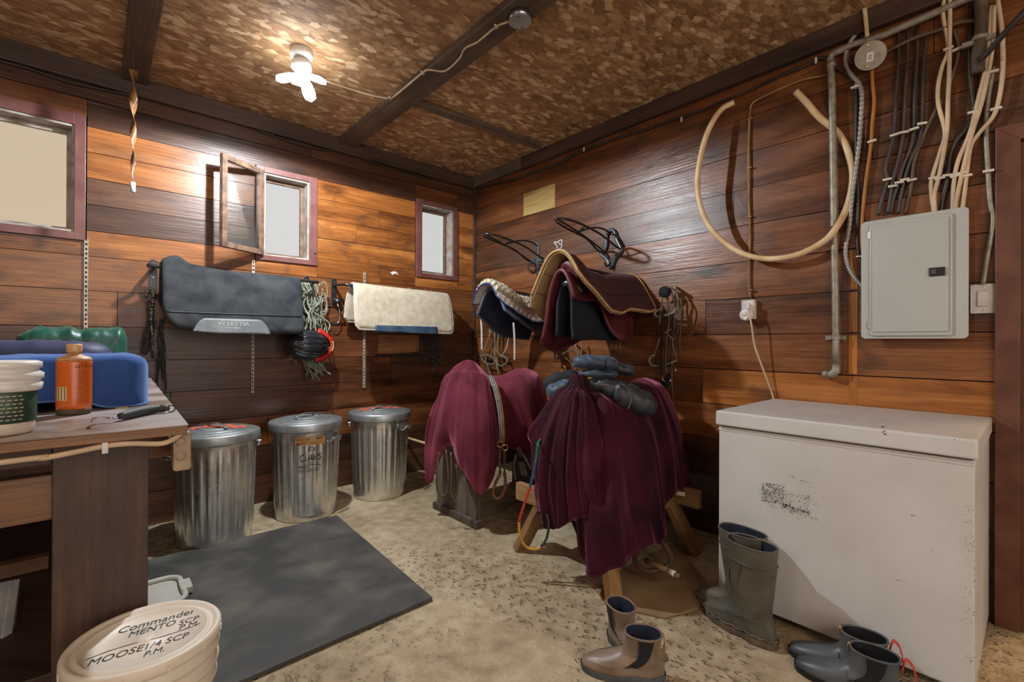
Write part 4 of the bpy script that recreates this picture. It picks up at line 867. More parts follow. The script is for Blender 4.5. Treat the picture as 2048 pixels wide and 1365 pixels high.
MB().grid([[onCan(C2, al, u*1.0, z) for z in (.492+.0*u, .545)] for u in np.linspace(-.085, .095, 16)]).build('orange_label', M_label, c2, True)
fT = lambda uc, zc2, sl=0: (lambda u, v: onCan(C2, al, (uc+u), zc2+v+sl*u, .0075))
text_mb('PROTECTOR', .021, lambda u, v: onCan(C2, al, -.045+u*.72, .530+v, .0075)).build('lettering', M_ink, c2)
mb = MB(); 
for k, u in enumerate((.042, .056, .070)): mb.prism([(.0062*cos(a), .0062*sin(a)) for a in np.linspace(0, 2*pi, 12)[:-1]], .0004, lambda a, b, t: onCan(C2, al, u+a, .533+b, .0074+t))
mb.prism([(.010*cos(a), .010*sin(a)) for a in np.linspace(0, 2*pi, 14)[:-1]], .0004, lambda a, b, t: onCan(C2, al, -.070+a, .503+b, .0074+t)); mb.build('label_symbols', M_grp, c2)
MB().grid([[onCan(C2, al, u, z_, .0075) for z_ in (.505, .511)] for u in np.linspace(-.055, -.022, 6)]).build('red_print', M_inkr, c2)
text_mb('70 L / 18.5 gal', .010, lambda u, v: onCan(C2, al, .025+u*.85, .505+v, .0075)).build('lettering', M_ink, c2)
def stroke(P, fn, r, m, name, parent, mb=None, n=5):
    mb = mb or MB(); return mb
def strokes(S_, fn, w_, name, m, parent):
    mb = MB()
    for st in S_:
        P = spl([(*p, 0) for p in st], 5) if len(st) > 2 else np.array([(*p, 0) for p in st], float)
        V = []; F = []; T = np.gradient(P, axis=0); 
        for i, p in enumerate(P):
            t = T[i]/(np.linalg.norm(T[i])+1e-9); n_ = np.array([-t[1], t[0], 0])*w_/2*(1+.25*sin(i*1.7))
            V += [fn(*(p+n_)[:2]), fn(*(p-n_)[:2])]
        F = [(2*i, 2*i+1, 2*i+3, 2*i+2) for i in range(len(P)-1)]; mb.add(V, F)
    return mb.build(name, m, parent)
RX = [[(.0, 0), (.002, .03)], [(.002, .029), (.014, .031), (.016, .022), (.004, .016), (.018, .001)], [(.028, .027), (.044, .001)], [(.043, .028), (.026, .0)]]
strokes([[(u-.008, v) for u, v in s_] for s_ in RX], lambda u, v: onCan(C2, al, u, v+.452, .0068), .0035, 'marker_writing', M_ink, c2)
CU = [[(.018, .040), (.004, .034), (-.004, .018), (.004, .0), (.014, -.004), (.022, .004)], [(.030, .028), (.029, .008), (.036, .002), (.046, .008), (.048, .030), (.050, -.002)],
      [(.060, .034), (.060, .004)], [(.060, .034), (.072, .031), (.072, .022), (.061, .019)], [(.061, .019), (.076, .015), (.074, .006), (.060, .004)], [(.096, .034), (.082, .033), (.081, .006), (.097, .007)], [(.082, .020), (.094, .021)], [(.120, .036), (.106, .034), (.106, .023), (.119, .018), (.118, .004), (.103, .001)]]
strokes([[(u-.052, v) for u, v in s_] for s_ in CU], lambda u, v: onCan(C2, al, u, v+.395, .0068), .0042, 'marker_writing', M_ink, c2)
strokes([[(-.065, .362), (-.04, .360), (.0, .368), (.04, .366), (.068, .357)], [(-.07, .352), (-.05, .353), (.0, .352)]], lambda u, v: onCan(C2, al, u, v, .0068), .003, 'marker_writing', M_ink, c2)
text_mb('equalizer', .036, lambda u, v: onCan(C2, al, u*.95, .334+v, .0068)).build('faded_writing', M_inkf, c2)
text_mb('UV', .022, lambda u, v: onCan(C2, al, .0+u, .380+v, .0066)).build('faded_writing', M_inkf, c2)
# ---------------------------------------------------------------- workbench and what stands on it
ZB = .928; M_bench = mat('worn_grey_bench_top', (.34, .29, .27), .42, c2=(.16, .10, .065), sc=5, st=.4, bsc=70, lo=.42, hi=.6)
M_ply = wood('bench_edge_wood', 'x', (.10, .045, .018), (.20, .095, .04), (.30, .16, .08), .3, .5); M_legp = wood('dark_leg_panel', 'z', (.030, .016, .010), (.070, .036, .022), (.13, .075, .045), .5, .5)
bc = FL(377, 849, ZB); bb = FL(306, 762, ZB); bl0 = np.array([-3.7, bc[1]+.0])
dxy = (bb-bc)[:2]; dxy = dxy/np.linalg.norm(dxy)*2.02; bb = np.array([bc[0]+dxy[0], bc[1]+dxy[1]])
e = empty('workbench', (-3.0, -1.2, 0), 'old wooden workbench with scuffed grey top and dark end panel, at left', 'workbench')
MB().prism([bc[:2], bb, (-3.8, bb[1]), (-3.8, bc[1])], .004, lambda a, b, t: (a, b, ZB-.004+t)).build('bench_top', M_bench, e, bev=.001)
MB().prism([(bc[0]-.002, bc[1]+.002), (bb[0]-.002, bb[1]), (-3.8, bb[1]), (-3.8, bc[1]+.002)], .022, lambda a, b, t: (a, b, ZB-.0265+t)).build('top_board', M_ply, e, bev=.002)
yp = -1.99
def atY(px, py, y): d = ray(px, py); return CAM+(y-CAM[1])/d[1]*d
xa = atY(297, 1000, yp)[0]; xb = atY(104, 1000, yp)[0]
MB().box(((xa+xb)/2, yp+.012, .45), (xa-xb, .024, .90)).build('leg_panel', M_legp, e, bev=.002)
MB().box((xb-.40, yp+.03, .745), (.80, .02, .115)).build('apron', M_ply, e, bev=.002)
MB().box((xb-.40, yp+.03, .865), (.80, .02, .07)).build('apron', M_legp, e, bev=.002)
MB().box((xa-.04, -.9, .86), (.035, 2.0-.2, .09)).build('side_rail', M_legp, e, bev=.002)
MB().box((xa-.05, -.16, .45), (.07, .07, .90)).build('leg', M_legp, e, bev=.003); MB().box((-3.7, -.16, .45), (.07, .07, .90)).build('leg', M_legp, e, bev=.003); MB().box((-3.7, -1.95, .45), (.07, .07, .90)).build('leg', M_legp, e, bev=.003)
MB().box((-3.2, -1.1, .22), (.98, 1.5, .025)).build('lower_shelf', M_legp, e, bev=.002); MB().box((-3.2, -1.0, .26), (.6, .05, .05)).build('shelf_slat', M_ply, e)
# cable and receptacle box under the bench edge
cy = bc[1]-.006
cable('bench_cable', [(-3.7, cy, .865), atY(0, 926, cy), atY(80, 918, cy), atY(150, 905, cy), atY(210, 893, cy), atY(260, 888, cy), atY(320, 888, cy), atY(345, 880, cy+.01), atY(362, 868, cy+.02)], .0065, M_cream, 'cream cable clipped along underside of the workbench front edge')
MB().box(atY(210, 896, cy)+(0, -.004, 0), (.012, .012, .026)).build('cable_clip', M_white, e, bev=.002)
rb = atY(362, 900, bc[1]+.05); eb = empty('bench_receptacle_box', rb, 'old beige metal electrical box hanging under the workbench front corner', 'junction box')
MB().prism(rrect(rb[0]-.020, rb[2]-.052, rb[0]+.020, rb[2]+.050, .008), .045, lambda a, b, t: (a, rb[1]-t+.02, b)).build('box_body', mat('rusty_beige_metal', (.40, .30, .20), .6, .2, c2=(.26, .17, .10), sc=18), eb, bev=.003)
for z_ in (.025, -.012): MB().tube([rb+np.array([.011*cos(a)-.004, -.026, z_+.011*sin(a)]) for a in np.linspace(0, 2*pi, 20)], .0015, 5).build('knockout_ring', M_pipe, eb, True)
for z_ in (.03, -.02): MB().box(rb+np.array([.021, -.01, z_]), (.001, .005, .005)).build('screw_hole', M_blk, eb)
# amber bottle
M_amb, nt, b = newmat('amber_plastic'); b.inputs['Base Color'].default_value = (.62, .13, .012, 1); b.inputs['Roughness'].default_value = .28; b.inputs['Coat Weight'].default_value = .3; b.inputs['Subsurface Weight'].default_value = .35; b.inputs['Subsurface Radius'].default_value = (.05, .015, .004)
M_iod = mat('iodine_stained_plastic', (.62, .40, .20), .5, c2=(.34, .13, .04), sc=25)
M_lbl = mat('yellowed_label', (.70, .60, .34), .6, c2=(.55, .40, .15), sc=30, st=0); M_inkb = mat('brown_ink', (.14, .03, .015), .5, st=0)
bo = FL(148, 829, ZB); e = empty('antiseptic_bottle', bo, 'amber antiseptic bottle with stained white flip cap standing on the workbench', 'bottle')
MB().lathe([(0, 0), (.036, 0), (.039, .004), (.040, .010), (.040, .019), (0, .0191)], bo, 40).build('dark_residue_base', mat('dried_iodine', (.07, .05, .03), .6), e, True)
MB().lathe([(.040, .018), (.0405, .03), (.0405, .155), (.0400, .160)], bo, 40).build('body', M_amb, e, True)
MB().lathe([(.0405, .160), (.040, .166), (.033, .171), (.018, .177), (.016, .18), (.016, .186)], bo, 40).build('shoulder', M_iod, e, True)
MB().lathe([(.0175, .184), (.018, .188), (.0185, .205), (.0175, .209), (0, .2095)], bo, 28).build('flip_cap', M_iod, e, True)
ab = ra(bo[0], bo[1])
def onB2(u, z, o=.0007, a_=None): r_ = .0405+o; a = ab+u/r_; return (bo[0]+r_*cos(a), bo[1]+r_*sin(a), bo[2]+z)
text_mb('BETADINE', .0125, lambda u, v: onB2(.030+u, .143+v)).build('lettering', M_inkb, e)
text_mb('SOLUTION', .006, lambda u, v: onB2(.030+u, .152+v)).build('lettering', M_inkb, e)
mb = MB()
for k in range(16):
    z_ = .132-.0065*k
    for u in np.linspace(.004, .040+.012*(k % 3 == 0), 6)[:-1]: mb.add([onB2(u, z_), onB2(u+.0075, z_), onB2(u+.0075, z_+.0012), onB2(u, z_+.0012)], [(0, 1, 2, 3)])
mb.build('small_print', M_inkb, e)
MB().grid([[onB2(u, z_, .001) for z_ in (.045, .085)] for u in np.linspace(-.045, -.016, 6)]).build('price_label', M_lbl, e)
mb = MB()
for u in (-.040, -.030, -.022): mb.add([onB2(u, .047, .0016), onB2(u+.002, .047, .0016), onB2(u+.002, .083, .0016), onB2(u, .083, .0016)], [(0, 1, 2, 3)])
mb.build('drip_stain', M_inkb, e)
# supplement tub
tb_ = FL(8, 868, ZB); e = empty('supplement_tub', tb_, 'white plastic tub with dark green label and screw lid, at workbench left edge', 'tub')
MB().lathe([(0, 0), (.046, 0), (.050, .004), (.052, .02), (.054, .10)], tb_, 40).build('tub_body', M_ivory, e, True)
MB().lathe([(.0535, .028), (.0545, .03), (.0552, .098), (.054, .10)], tb_, 40).build('green_label', mat('dark_green_label', (.012, .035, .022), .5, c2=(.02, .06, .03), sc=20, st=0), e, True)
MB().lathe([(.056, .10), (.063, .103), (.066, .118), (.062, .12), (.061, .126), (.067, .129), (.067, .142), (.060, .146), (.058, .152), (.064, .155), (.064, .168), (.055, .172), (0, .172)], tb_, 40).build('screw_lid', M_white, e, True)
mb = MB(); at_ = ra(tb_[0], tb_[1])
for k in range(7):
    for j in range(5):
        a = at_-.35+.19*j+.05*(k % 2); z_ = .036+k*.009
        mb.add([(tb_[0]+.0558*cos(a+d), tb_[1]+.0558*sin(a+d), tb_[2]+z_+h_) for d, h_ in ((0, 0), (.13, 0), (.13, .002), (0, .002))], [(0, 1, 2, 3)])
mb.build('label_print', M_cream, e)
# hoof pick
P = [FL(*p, ZB+h_) for p, h_ in (((185, 848), .012), ((188, 838), .018), ((205, 835), .016), ((225, 837), .012), ((246, 832), .013))]
e = empty('hoof_knife', P[2], 'hoof pick with curved steel shank and dark grey rubber handle on the workbench', 'hoof pick')
MB().ribbon(spl(P, 6), .007, .003, (0, 0, 1)).build('steel_shank', M_chrome, e, True)
H_ = spl([FL(*p, ZB+.014) for p in ((240, 833), (262, 828), (290, 822), (315, 818), (338, 817))], 6)
MB().tube(H_, [.008+.0052*sin(pi*min(1, k/(len(H_)-1)*1.05))**.6 for k in range(len(H_))], 14).build('rubber_handle', mat('dark_grey_rubber', (.035, .04, .045), .6), e, True)
for px in (320, 325): 
    c = FL(px, 817.5, ZB+.014); MB().tube([c, c+(.003, 0, 0)], .0125, 14).build('grip_ring', M_blk, e, True)
c = FL(341, 818, ZB+.012); MB().tube([c+np.array([.012*cos(a), .004*cos(a), .010*sin(a)]) for a in np.linspace(-2, 2, 18)], .002, 6).build('hanging_loop', M_blackcab, e, True)
# folded blankets on the bench
M_blue = mat('royal_blue_fleece', (.030, .10, .33), .95, c2=(.018, .060, .22), sc=3, st=.8, bsc=300, sheen=.7); M_nvy = mat('navy_nylon', (.028, .035, .095), .6, c2=(.02, .022, .06), sc=5, sheen=.2); M_grn = mat('forest_green_nylon', (.012, .095, .062), .42, c2=(.008, .05, .036), sc=5, st=.2, sheen=.3); M_pipb = mat('light_blue_binding', (.10, .22, .50), .9)
def drape_box(label, name, xs, yf, yb, ztop, zbot, m, ed, amp, seed, lean=.03, rb=.035, curl=None, wr=1):
    """cloth bundle: front skirt, rounded top edge, top, back skirt; xs stations with top and bottom heights"""
    R_ = np.random.RandomState(seed); ph = R_.uniform(0, 6, 6); n = 70; G = []
    for i in range(n+1):
        s_ = i/n; x = xs[0]+(xs[-1]-xs[0])*s_; zt = ztop(s_); zb_ = zbot(s_); col_ = []
        fold = lambda k: amp*((1-2*abs(sin(s_*10+ph[0]+k*1.3+sin(s_*7+k*2))))*.7+(1-2*abs(sin(s_*21+ph[1]-k*1.9)))*.35*wr+sin(s_*9+ph[2]-k)*.4)
        for k in np.linspace(0, 1, 16):          # front skirt from bottom up
            yy = yf-lean*(1-k)+fold(k*1.5)*(1-k*.7); zz = zb_+(zt-rb-zb_)*k; bx = -.012*sin(pi*k)*(1 if s_ < .1 else 0); col_.append((x, yy, zz))
        for a in np.linspace(0, pi/2, 8)[1:]: col_.append((x, yf+rb-rb*cos(a)+fold(1.5)*.3*cos(a), zt-rb+rb*sin(a)+.4*fold(2)*sin(a)))
        for k in np.linspace(0, 1, 12)[1:]: col_.append((x, yf+rb+(yb-yf-2*rb)*k, zt+fold(2+k*2)*.5))
        for a in np.linspace(0, pi/2, 6)[1:]: col_.append((x, yb-rb+rb*sin(a), zt-rb+rb*cos(a)))
        col_.append((x, yb+.005, zb_+.01))
        cc = np.array(col_)
        for q_, ss in ((0, s_), (1, 1-s_)):       # round the ends
            if ss < .12:
                f_ = 1-(1-ss/.12)**2; cz = (zt+zb_)/2; cyy = (yf+yb)/2
                cc[:, 1] = cyy+(cc[:, 1]-cyy)*(.55+.45*sqrt(max(f_, 0))); cc[:, 2] = zb_+(cc[:, 2]-zb_)*(.80+.20*sqrt(max(f_, 0)))
        G.append(cc)
    e = empty(name, ((xs[0]+xs[-1])/2, (yf+yb)/2, ZB), label, 'blanket')
    mb = MB().grid(G)
    for Gi in (G[0], G[-1]):      # end caps
        c = Gi.mean(axis=0); n0 = len(mb.v); mb.v += [tuple(c+(0, 0, 0))]+[tuple(p) for p in Gi]; mb.f += [(n0, n0+1+k, n0+2+k) for k in range(len(Gi)-1)]
    mb.build('folded_cloth', m, e, True)
    if ed is not None: MB().tube([g[0] for g in G], .004, 6).build('stitched_edge', ed, e, True)
    return e, G
fy = FL(290, 812, ZB)[1]; xr = atY(301, 760, fy)[0]
zt0 = atY(200, 712, fy)[2]; 
e, Gb = drape_box('royal blue fleece blanket folded on the workbench behind the bottle', 'blue_fleece_blanket', (-3.25, xr), fy, fy+.42, lambda s_: zt0-.002*sin(s_*5), lambda s_: ZB+.004+.030*math.exp(-((s_-.62)/.16)**4)+.0*s_, M_blue, M_pipb, .006, 3, .012, .03)
MB().box(atY(243, 818, fy-.02), (.030, .002, .010)).build('yellow_tag', mat('yellow_tag', (.75, .55, .05), .6, st=0), e)
fy2 = fy+.47; x2r = atY(226, 700, fy2)[0]; zt2 = atY(120, 679, fy2)[2]
drape_box('navy blanket folded between the blue fleece and the green one on workbench', 'navy_folded_blanket', (-3.42, x2r), fy2, fy2+.34, lambda s_: zt2-.012*s_-.02*max(0, .2-s_)/.2, lambda s_: ZB+.004, M_nvy, None, .012, 6, .02, .05)
fy3 = fy2+.40; x3l = atY(22, 670, fy3)[0]; x3r = atY(256, 670, fy3)[0]; zt3 = atY(150, 655, fy3)[2]
drape_box('crumpled forest green nylon blanket at the back of the workbench', 'green_nylon_blanket', (x3l, x3r), fy3, fy3+.32, lambda s_: zt3-.035*max(0, .25-s_)/.25-.004*sin(s_*25), lambda s_: ZB+.05*s_**2, M_grn, None, .018, 11, .03, .06)
# ---------------------------------------------------------------- bucket, lid, crate in the lower left
M_buck = mat('white_bucket_plastic', (.70, .64, .54), .45, c2=(.64, .57, .46), sc=5, st=.1)
BK0 = np.array([-2.668, -2.185, 0]); e = empty('feed_bucket', BK0, 'white plastic feed bucket with handwritten lid in front of the bench panel', 'bucket')
MB().lathe([(0, .003), (.126, .003), (.130, .0), (.134, .01), (.142, .28), (.150, .285), (.150, .292), (.1435, .295), (.1445, .32), (.154, .325), (.154, .332), (.146, .335), (.147, .36), (.156, .365), (.156, .372), (.149, .376), (.15, .40)], BK0, 72).build('bucket_body', M_buck, e, True)
MB().lathe([(.150, .392), (.158, .394), (.1595, .40), (.1585, .416), (.154, .421), (.146, .420), (.142, .413), (.134, .412), (.131, .417), (.126, .417), (.123, .411), (.02, .411), (.018, .414), (.012, .415), (0, .415)], BK0, 96).build('bucket_lid', M_buck, e, True)
for k in range(12): a = 2*pi*k/12+.2; MB().box(BK0+np.array([.159*cos(a), .159*sin(a), .402]), (.004, .008, .014), rotz(a)).build('lid_tab', M_buck, e)
cx_, cy_ = CXP, CYP
# handwriting on the lid: local frame turned so the text reads from the viewpoint
wx = np.array([.86, -.10, 0]); wx /= np.linalg.norm(wx); wy = np.array([-wx[1], wx[0], 0]); lc = BK0+(0, 0, .4118)
onL = lambda u, v: tuple(lc+wx*u+wy*v)
ital = lambda k: (lambda u, v: onL(u+k[0]+.25*v, v*1.25+k[1]))
text_mb('Commander', .032, ital((.022, .070))).build('marker_writing', M_ink, e); text_mb('MENTO', .028, ital((.012, .036))).build('marker_writing', M_ink, e)
text_mb('SCP', .026, ital((.088, .026))).build('marker_writing', M_ink, e); text_mb('P.M', .026, ital((.086, .000))).build('marker_writing', M_ink, e)
strokes([[(-.108, -.024), (-.07, -.014), (-.02, -.012), (.03, -.018), (.09, -.012), (.112, -.004)]], onL, .0025, 'marker_line', M_ink, e)
text_mb('MOOSE', .030, ital((-.052, -.045))).build('marker_writing', M_ink, e); text_mb('1/4 SCP', .028, ital((.042, -.046))).build('marker_writing', M_ink, e); text_mb('P.M.', .024, ital((.020, -.078))).build('marker_writing', M_ink, e)
# bin lid leaning on the floor by the bench
lc0 = FL(322, 1185, .02); e = empty('plastic_bin_lid', lc0, 'off-white rectangular plastic bin lid lying on the mat beside bench panel', 'lid')
M_binl = mat('off_white_bin_plastic', (.50, .49, .43), .5, c2=(.42, .40, .34), sc=6)
cl0 = (-2.62, -1.10); RR_ = rrect(-.20, -.14, .155, .14, .06, 8)
MB().prism([(cl0[0]+a, cl0[1]+b) for a, b in RR_], .012, lambda a, b, t: (a, b, .022+t)).build('lid_plate', M_binl, e, bev=.003)
P = [(cl0[0]+a, cl0[1]+b, .042) for a, b in RR_]; MB().tube(P+[P[0]], .012, 8, cap=False).build('raised_rim', M_binl, e, True)
MB().box((cl0[0]+.165, cl0[1]-.0, .040), (.045, .10, .03)).build('clip_lug', M_binl, e, bev=.004)
# leaning board and blue bucket cut by the left edge
def atX(px, py, x): d = ray(px, py); return CAM+(x-CAM[0])/d[0]*d
a0, b0 = DP(22, 1150, 1.35), DP(-20, 1330, 1.28)
e = empty('leaning_white_shelf', b0, 'worn white-edged board leaning under the workbench at the left edge', 'board')
MB().bar(DP(20, 1162, 1.5), DP(-6, 1345, 1.42), .035, .03, FW).build('white_edge', mat('chipped_white_paint', (.52, .52, .48), .6, c2=(.25, .26, .28), sc=12), e, bev=.003)
MB().bar(DP(24, 1160, 1.52), DP(2, 1345, 1.44), .02, .04, FW).build('wood_edge', M_sash, e, bev=.003)
bbk = FL(35, 1360, .18); e = empty('blue_bucket', (bbk[0]-.02, bbk[1]+.05, 0), 'dark blue plastic tub in the bottom left corner under the bench', 'bucket')
MB().lathe([(0, .004), (.11, 0), (.13, .20), (.137, .20), (.137, .212), (.128, .212), (.11, .02), (0, .015)], (bbk[0]-.07, bbk[1]+.06, 0), 48).build('tub_body', mat('dark_blue_plastic', (.01, .025, .12), .45), e, True)
# ---------------------------------------------------------------- freezer
M_frz = mat('white_enamel_freezer', (.62, .62, .60), .38, c2=(.56, .55, .52), sc=4, st=.12, bsc=350); M_scuff = mat('black_scuff', (.03, .03, .035), .7, st=0); M_gask = mat('dark_gasket', (.05, .05, .045), .7, st=0); M_dirt = mat('brown_grime', (.20, .14, .09), .8, st=0)
fx0, fx1, fy0, fy1, fz = -.705, -.03, -3.530, -2.712, .850
e = empty('chest_freezer', ((fx0+fx1)/2, (fy0+fy1)/2, 0), 'white chest freezer with scuffed front, against the plank wall', 'freezer')
MB().box(((fx0+fx1)/2+.006, (fy0+fy1)/2, .41), (fx1-fx0-.012, fy1-fy0-.006, .74)).build('cabinet', M_frz, e, bev=.006, seg=3)
MB().box(((fx0+fx1)/2+.012, (fy0+fy1)/2, .7785), (fx1-fx0-.03, fy1-fy0-.02, .006)).build('gasket', M_gask, e)
MB().box(((fx0+fx1)/2+.004, (fy0+fy1)/2, .768), (fx1-fx0-.012, fy1-fy0-.004, .012)).build('top_trim', M_frz, e, bev=.002)
MB().box(((fx0+fx1)/2+.05, (fy0+fy1)/2, .02), (fx1-fx0-.12, fy1-fy0-.04, .04)).build('plinth', M_gask, e)
ld = MB().box(((fx0+fx1)/2, (fy0+fy1)/2, (.786+fz)/2), (fx1-fx0+.012, fy1-fy0+.010, fz-.786)).build('lid', M_frz, e, bev=.008, seg=3)
fr = lambda px, py, o=.0016: tuple(atX(px, py, fx0-o))
R_ = np.random.RandomState(2); mb = MB()
for (xa, xb, ya, yb, n_, k_) in ((1523, 1568, 966, 1004, 240, 0), (1566, 1620, 985, 1026, 170, 0)):
    for _ in range(n_):
        x, y = R_.uniform(xa, xb), R_.uniform(ya, yb)+((R_.uniform(xa, xb)-xa)*0)
        y += (x-xa)*.12
        if xa > 1560: y = max(y, 985+(x-1566)*.1) if R_.rand() < .5 else 1010+(x-1566)*.32+R_.normal(0, 1.5)
        w_ = R_.uniform(.5, 2.2); h_ = R_.uniform(.4, 1.2); t_ = R_.uniform(-.5, .5)
        mb.add([fr(x-w_, y), fr(x, y-h_+t_), fr(x+w_, y+t_), fr(x, y+h_)], [(0, 1, 2, 3)])
for (x0_, y0_, x1_, y1_, h_) in ((1583, 953, 1590, 957, .8), (1600, 961, 1622, 967, .5), (1822, 1031, 1832, 1033, .9), (1862, 1096, 1871, 1110, .6), (1792, 1160, 1812, 1164, .4), (1752, 852, 1758, 854, 0)):
    if h_: mb.add([fr(x0_, y0_-h_), fr(x1_, y1_-h_*.3), fr(x1_, y1_+h_*.3), fr(x0_, y0_+h_)], [(0, 1, 2, 3)])
mb.build('scuff_marks', M_scuff, e)
mb = MB()
for _ in range(150):
    x = 1950-abs(R_.normal(0, 14)); y = R_.uniform(1010, 1330); w_ = R_.uniform(.3, 1.2)
    mb.add([fr(x-w_, y), fr(x, y-w_), fr(x+w_, y), fr(x, y+w_*1.5)], [(0, 1, 2, 3)])
for _ in range(60):
    x = R_.uniform(1440, 1940); y = R_.uniform(900, 1300); w_ = R_.uniform(.3, .9)
    mb.add([fr(x-w_, y), fr(x, y-w_), fr(x+w_, y), fr(x, y+w_*1.5)], [(0, 1, 2, 3)])
mb.build('grime_spots', M_dirt, e)
mb = MB(); fl_ = lambda px, py: tuple(atX(px, py, fx0-.0082)); 
for (x, y, w_, h_) in ((1768, 863, 4, 1.0), (1770, 869, 3, 1.6), (1766, 866, 2, 1), (1448, 829, 1, .6), (1909, 880, 2, 1)):
    mb.add([fl_(x-w_, y), fl_(x, y-h_), fl_(x+w_, y), fl_(x, y+h_)], [(0, 1, 2, 3)])
for (x, y, w_, h_) in ((1765, 854, 5, 1.1), (1697, 838, 2, .6)):
    p = lambda a, b_: tuple(FL(a, b_, fz+.0006)); mb.add([p(x-w_, y), p(x, y-h_), p(x+w_, y), p(x, y+h_)], [(0, 1, 2, 3)])
mb.build('lid_chips', M_scuff, ld)
# ---------------------------------------------------------------- boots
def boot(name, label, cat, group, pos, ang, prof, zs, m, lining, solem, W=.048, z_open=None, sole_h=.022, extra=None, tread=True, topw=None, shear=0.):
    """prof: list of (z, x_back, x_front, halfwidth) slices; foot points along +x"""
    e = empty(name, pos, label, cat, group); R_ = rotz(ang); Z_ = [p[0] for p in prof]
    f = lambda z, k: np.interp(z, Z_, [p[k] for p in prof])
    def surf(z, a, o=0.):       # a=0 toe side
        xb, xf, hw = f(z, 1), f(z, 2), f(z, 3); L_ = xf-xb; cx = (xb+xf)/2; c, s_ = cos(a), sin(a)
        x = cx+(L_/2+o)*np.sign(c)*abs(c)**.92
        u = (x-xb)/L_; wd = hw
        if L_ > .18:      # foot print: wide ball, narrow waist and heel
            k_ = min(1, (L_-.18)/.07); wd = hw*(1-k_*(.22*math.exp(-((u-.35)/.16)**2)+.10*(u < .15)))
        y = (wd+o)*np.sign(s_)*abs(s_)**.85+ (.004*sin(pi*u) if L_ > .18 else 0)
        p = np.array([x+shear*z, y, z]); return np.array(pos)+R_@p
    n = 44; G = [[surf(z, 2*pi*i/n) for z in zs] for i in range(n)]
    MB().grid(G, closed=True).build('upper', m, e, True)
    zt = zs[-1]; z0 = z_open or zt*.3
    MB().grid([[surf(z, 2*pi*i/n, -.004) for z in np.linspace(zt-.001, z0, 8)]+[np.mean([surf(z0, 2*pi*k/n) for k in range(n)], axis=0)] for i in range(n)], closed=True).build('lining', lining, e, True)
    MB().tube([surf(zt, 2*pi*i/n, -.0015) for i in range(n+1)], .0035, 8, cap=False).build('collar', m, e, True)
    # sole
    zb = prof[0][0]; S_ = []
    for i in range(n):
        a = 2*pi*i/n; S_.append([surf(zb+.012, a, .003), surf(zb+.004, a, .0055), surf(zb+.001, a, .0055)]+[surf(zb+.0005, a, .004)*np.array([1, 1, 0])+np.array([0, 0, .001+(.006 if (tread and i % 4 < 2) else 0)])])
    MB().grid(S_, closed=True).add([s_[-1]+(0, 0, .004) for s_ in S_], [tuple(range(n))]).build('sole', solem, e, True)
    if extra: extra(e, surf, R_)
    return e
M_rubb = mat('olive_rubber', (.060, .062, .048), .5, c2=(.13, .11, .075), sc=7, st=.2, bsc=120); M_rubs = mat('muddy_rubber_sole', (.16, .12, .08), .8, c2=(.07, .055, .04), sc=25, st=.5, bsc=120); M_blin = mat('dark_blue_lining', (.012, .020, .045), .8, st=0)
RP = [(.016, -.085, .210, .050), (.03, -.088, .214, .051), (.05, -.086, .206, .050), (.07, -.080, .175, .047), (.085, -.074, .130, .045), (.10, -.070, .098, .044), (.12, -.068, .080, .045), (.15, -.070, .074, .048), (.20, -.078, .080, .054), (.28, -.088, .090, .061), (.355, -.095, .098, .064)]
RP2 = [(a, b, c, d) for a, b, c, d in RP]
zs_ = sorted(set([.014, .02, .03, .04, .05, .058, .066, .074, .082, .09, .10, .11, .12, .135, .15, .175, .2, .24, .28, .32, .355, .368]))
def rub_extra(e, surf, R_):
    for z in (.305, .300): MB().tube([surf(z, a, .0015) for a in np.linspace(0, 2*pi, 45)], .0022, 6, cap=False).build('ridge_band', M_rubb, e, True)
    for a_ in (pi*.5, -pi*.5):
        MB().tube(spl([surf(.30, a_*.95, .001), surf(.22, a_*.80, .001), (surf(.16, a_*.72, .0012)), surf(.115, a_*1.0, .0012), surf(.10, a_*1.25, .001)], 6), .0016, 6).build('moulded_seam', M_rubb, e, True)
        MB().tube(spl([surf(.15, a_*1.5, .001), surf(.10, a_*1.2, .001), surf(.07, a_*.8, .001), surf(.055, a_*.5, .001), surf(.06, a_*.25, .001)], 6), .0018, 6).build('moulded_seam', M_rubb, e, True)
    MB().tube([surf(.034+.004*sin(i*2.2), 2*pi*i/60, .004) for i in range(61)], .004, 6, cap=False).build('foxing_strip', M_rubs, e, True)
hr = FL(1535, 1303, 0); tr = FL(1404, 1228, 0); aR = atan2(tr[1]-hr[1], tr[0]-hr[0])
pR = FL(1512, 1282, 0); 
print('boot angle', math.degrees(aR), pR, hr, tr, np.linalg.norm(hr-tr))
boot('rubber_boot', 'olive rubber boot nearer the camera, standing in front of the freezer', 'boot', 'pair of rubber boots', (pR[0]+.01, pR[1]+.01, 0), aR, RP, zs_, M_rubb, M_blin, M_rubs, z_open=.12, extra=rub_extra, shear=.03)
p2 = np.array(pR)+np.array([.098, .080, 0])
boot('rubber_boot', 'olive rubber boot behind its mate, closest to the freezer front', 'boot', 'pair of rubber boots', (p2[0], p2[1], 0), aR+.06, RP, zs_, M_rubb, M_blin, M_rubs, z_open=.12, extra=rub_extra, shear=.03)
M_brn = mat('worn_taupe_leather', (.27, .20, .145), .42, c2=(.16, .11, .075), sc=9, st=.3, bsc=120); M_brs = mat('grey_blue_sole', (.09, .11, .13), .6); M_gore = mat('black_elastic', (.010, .011, .014), .85, st=.6, bsc=500)
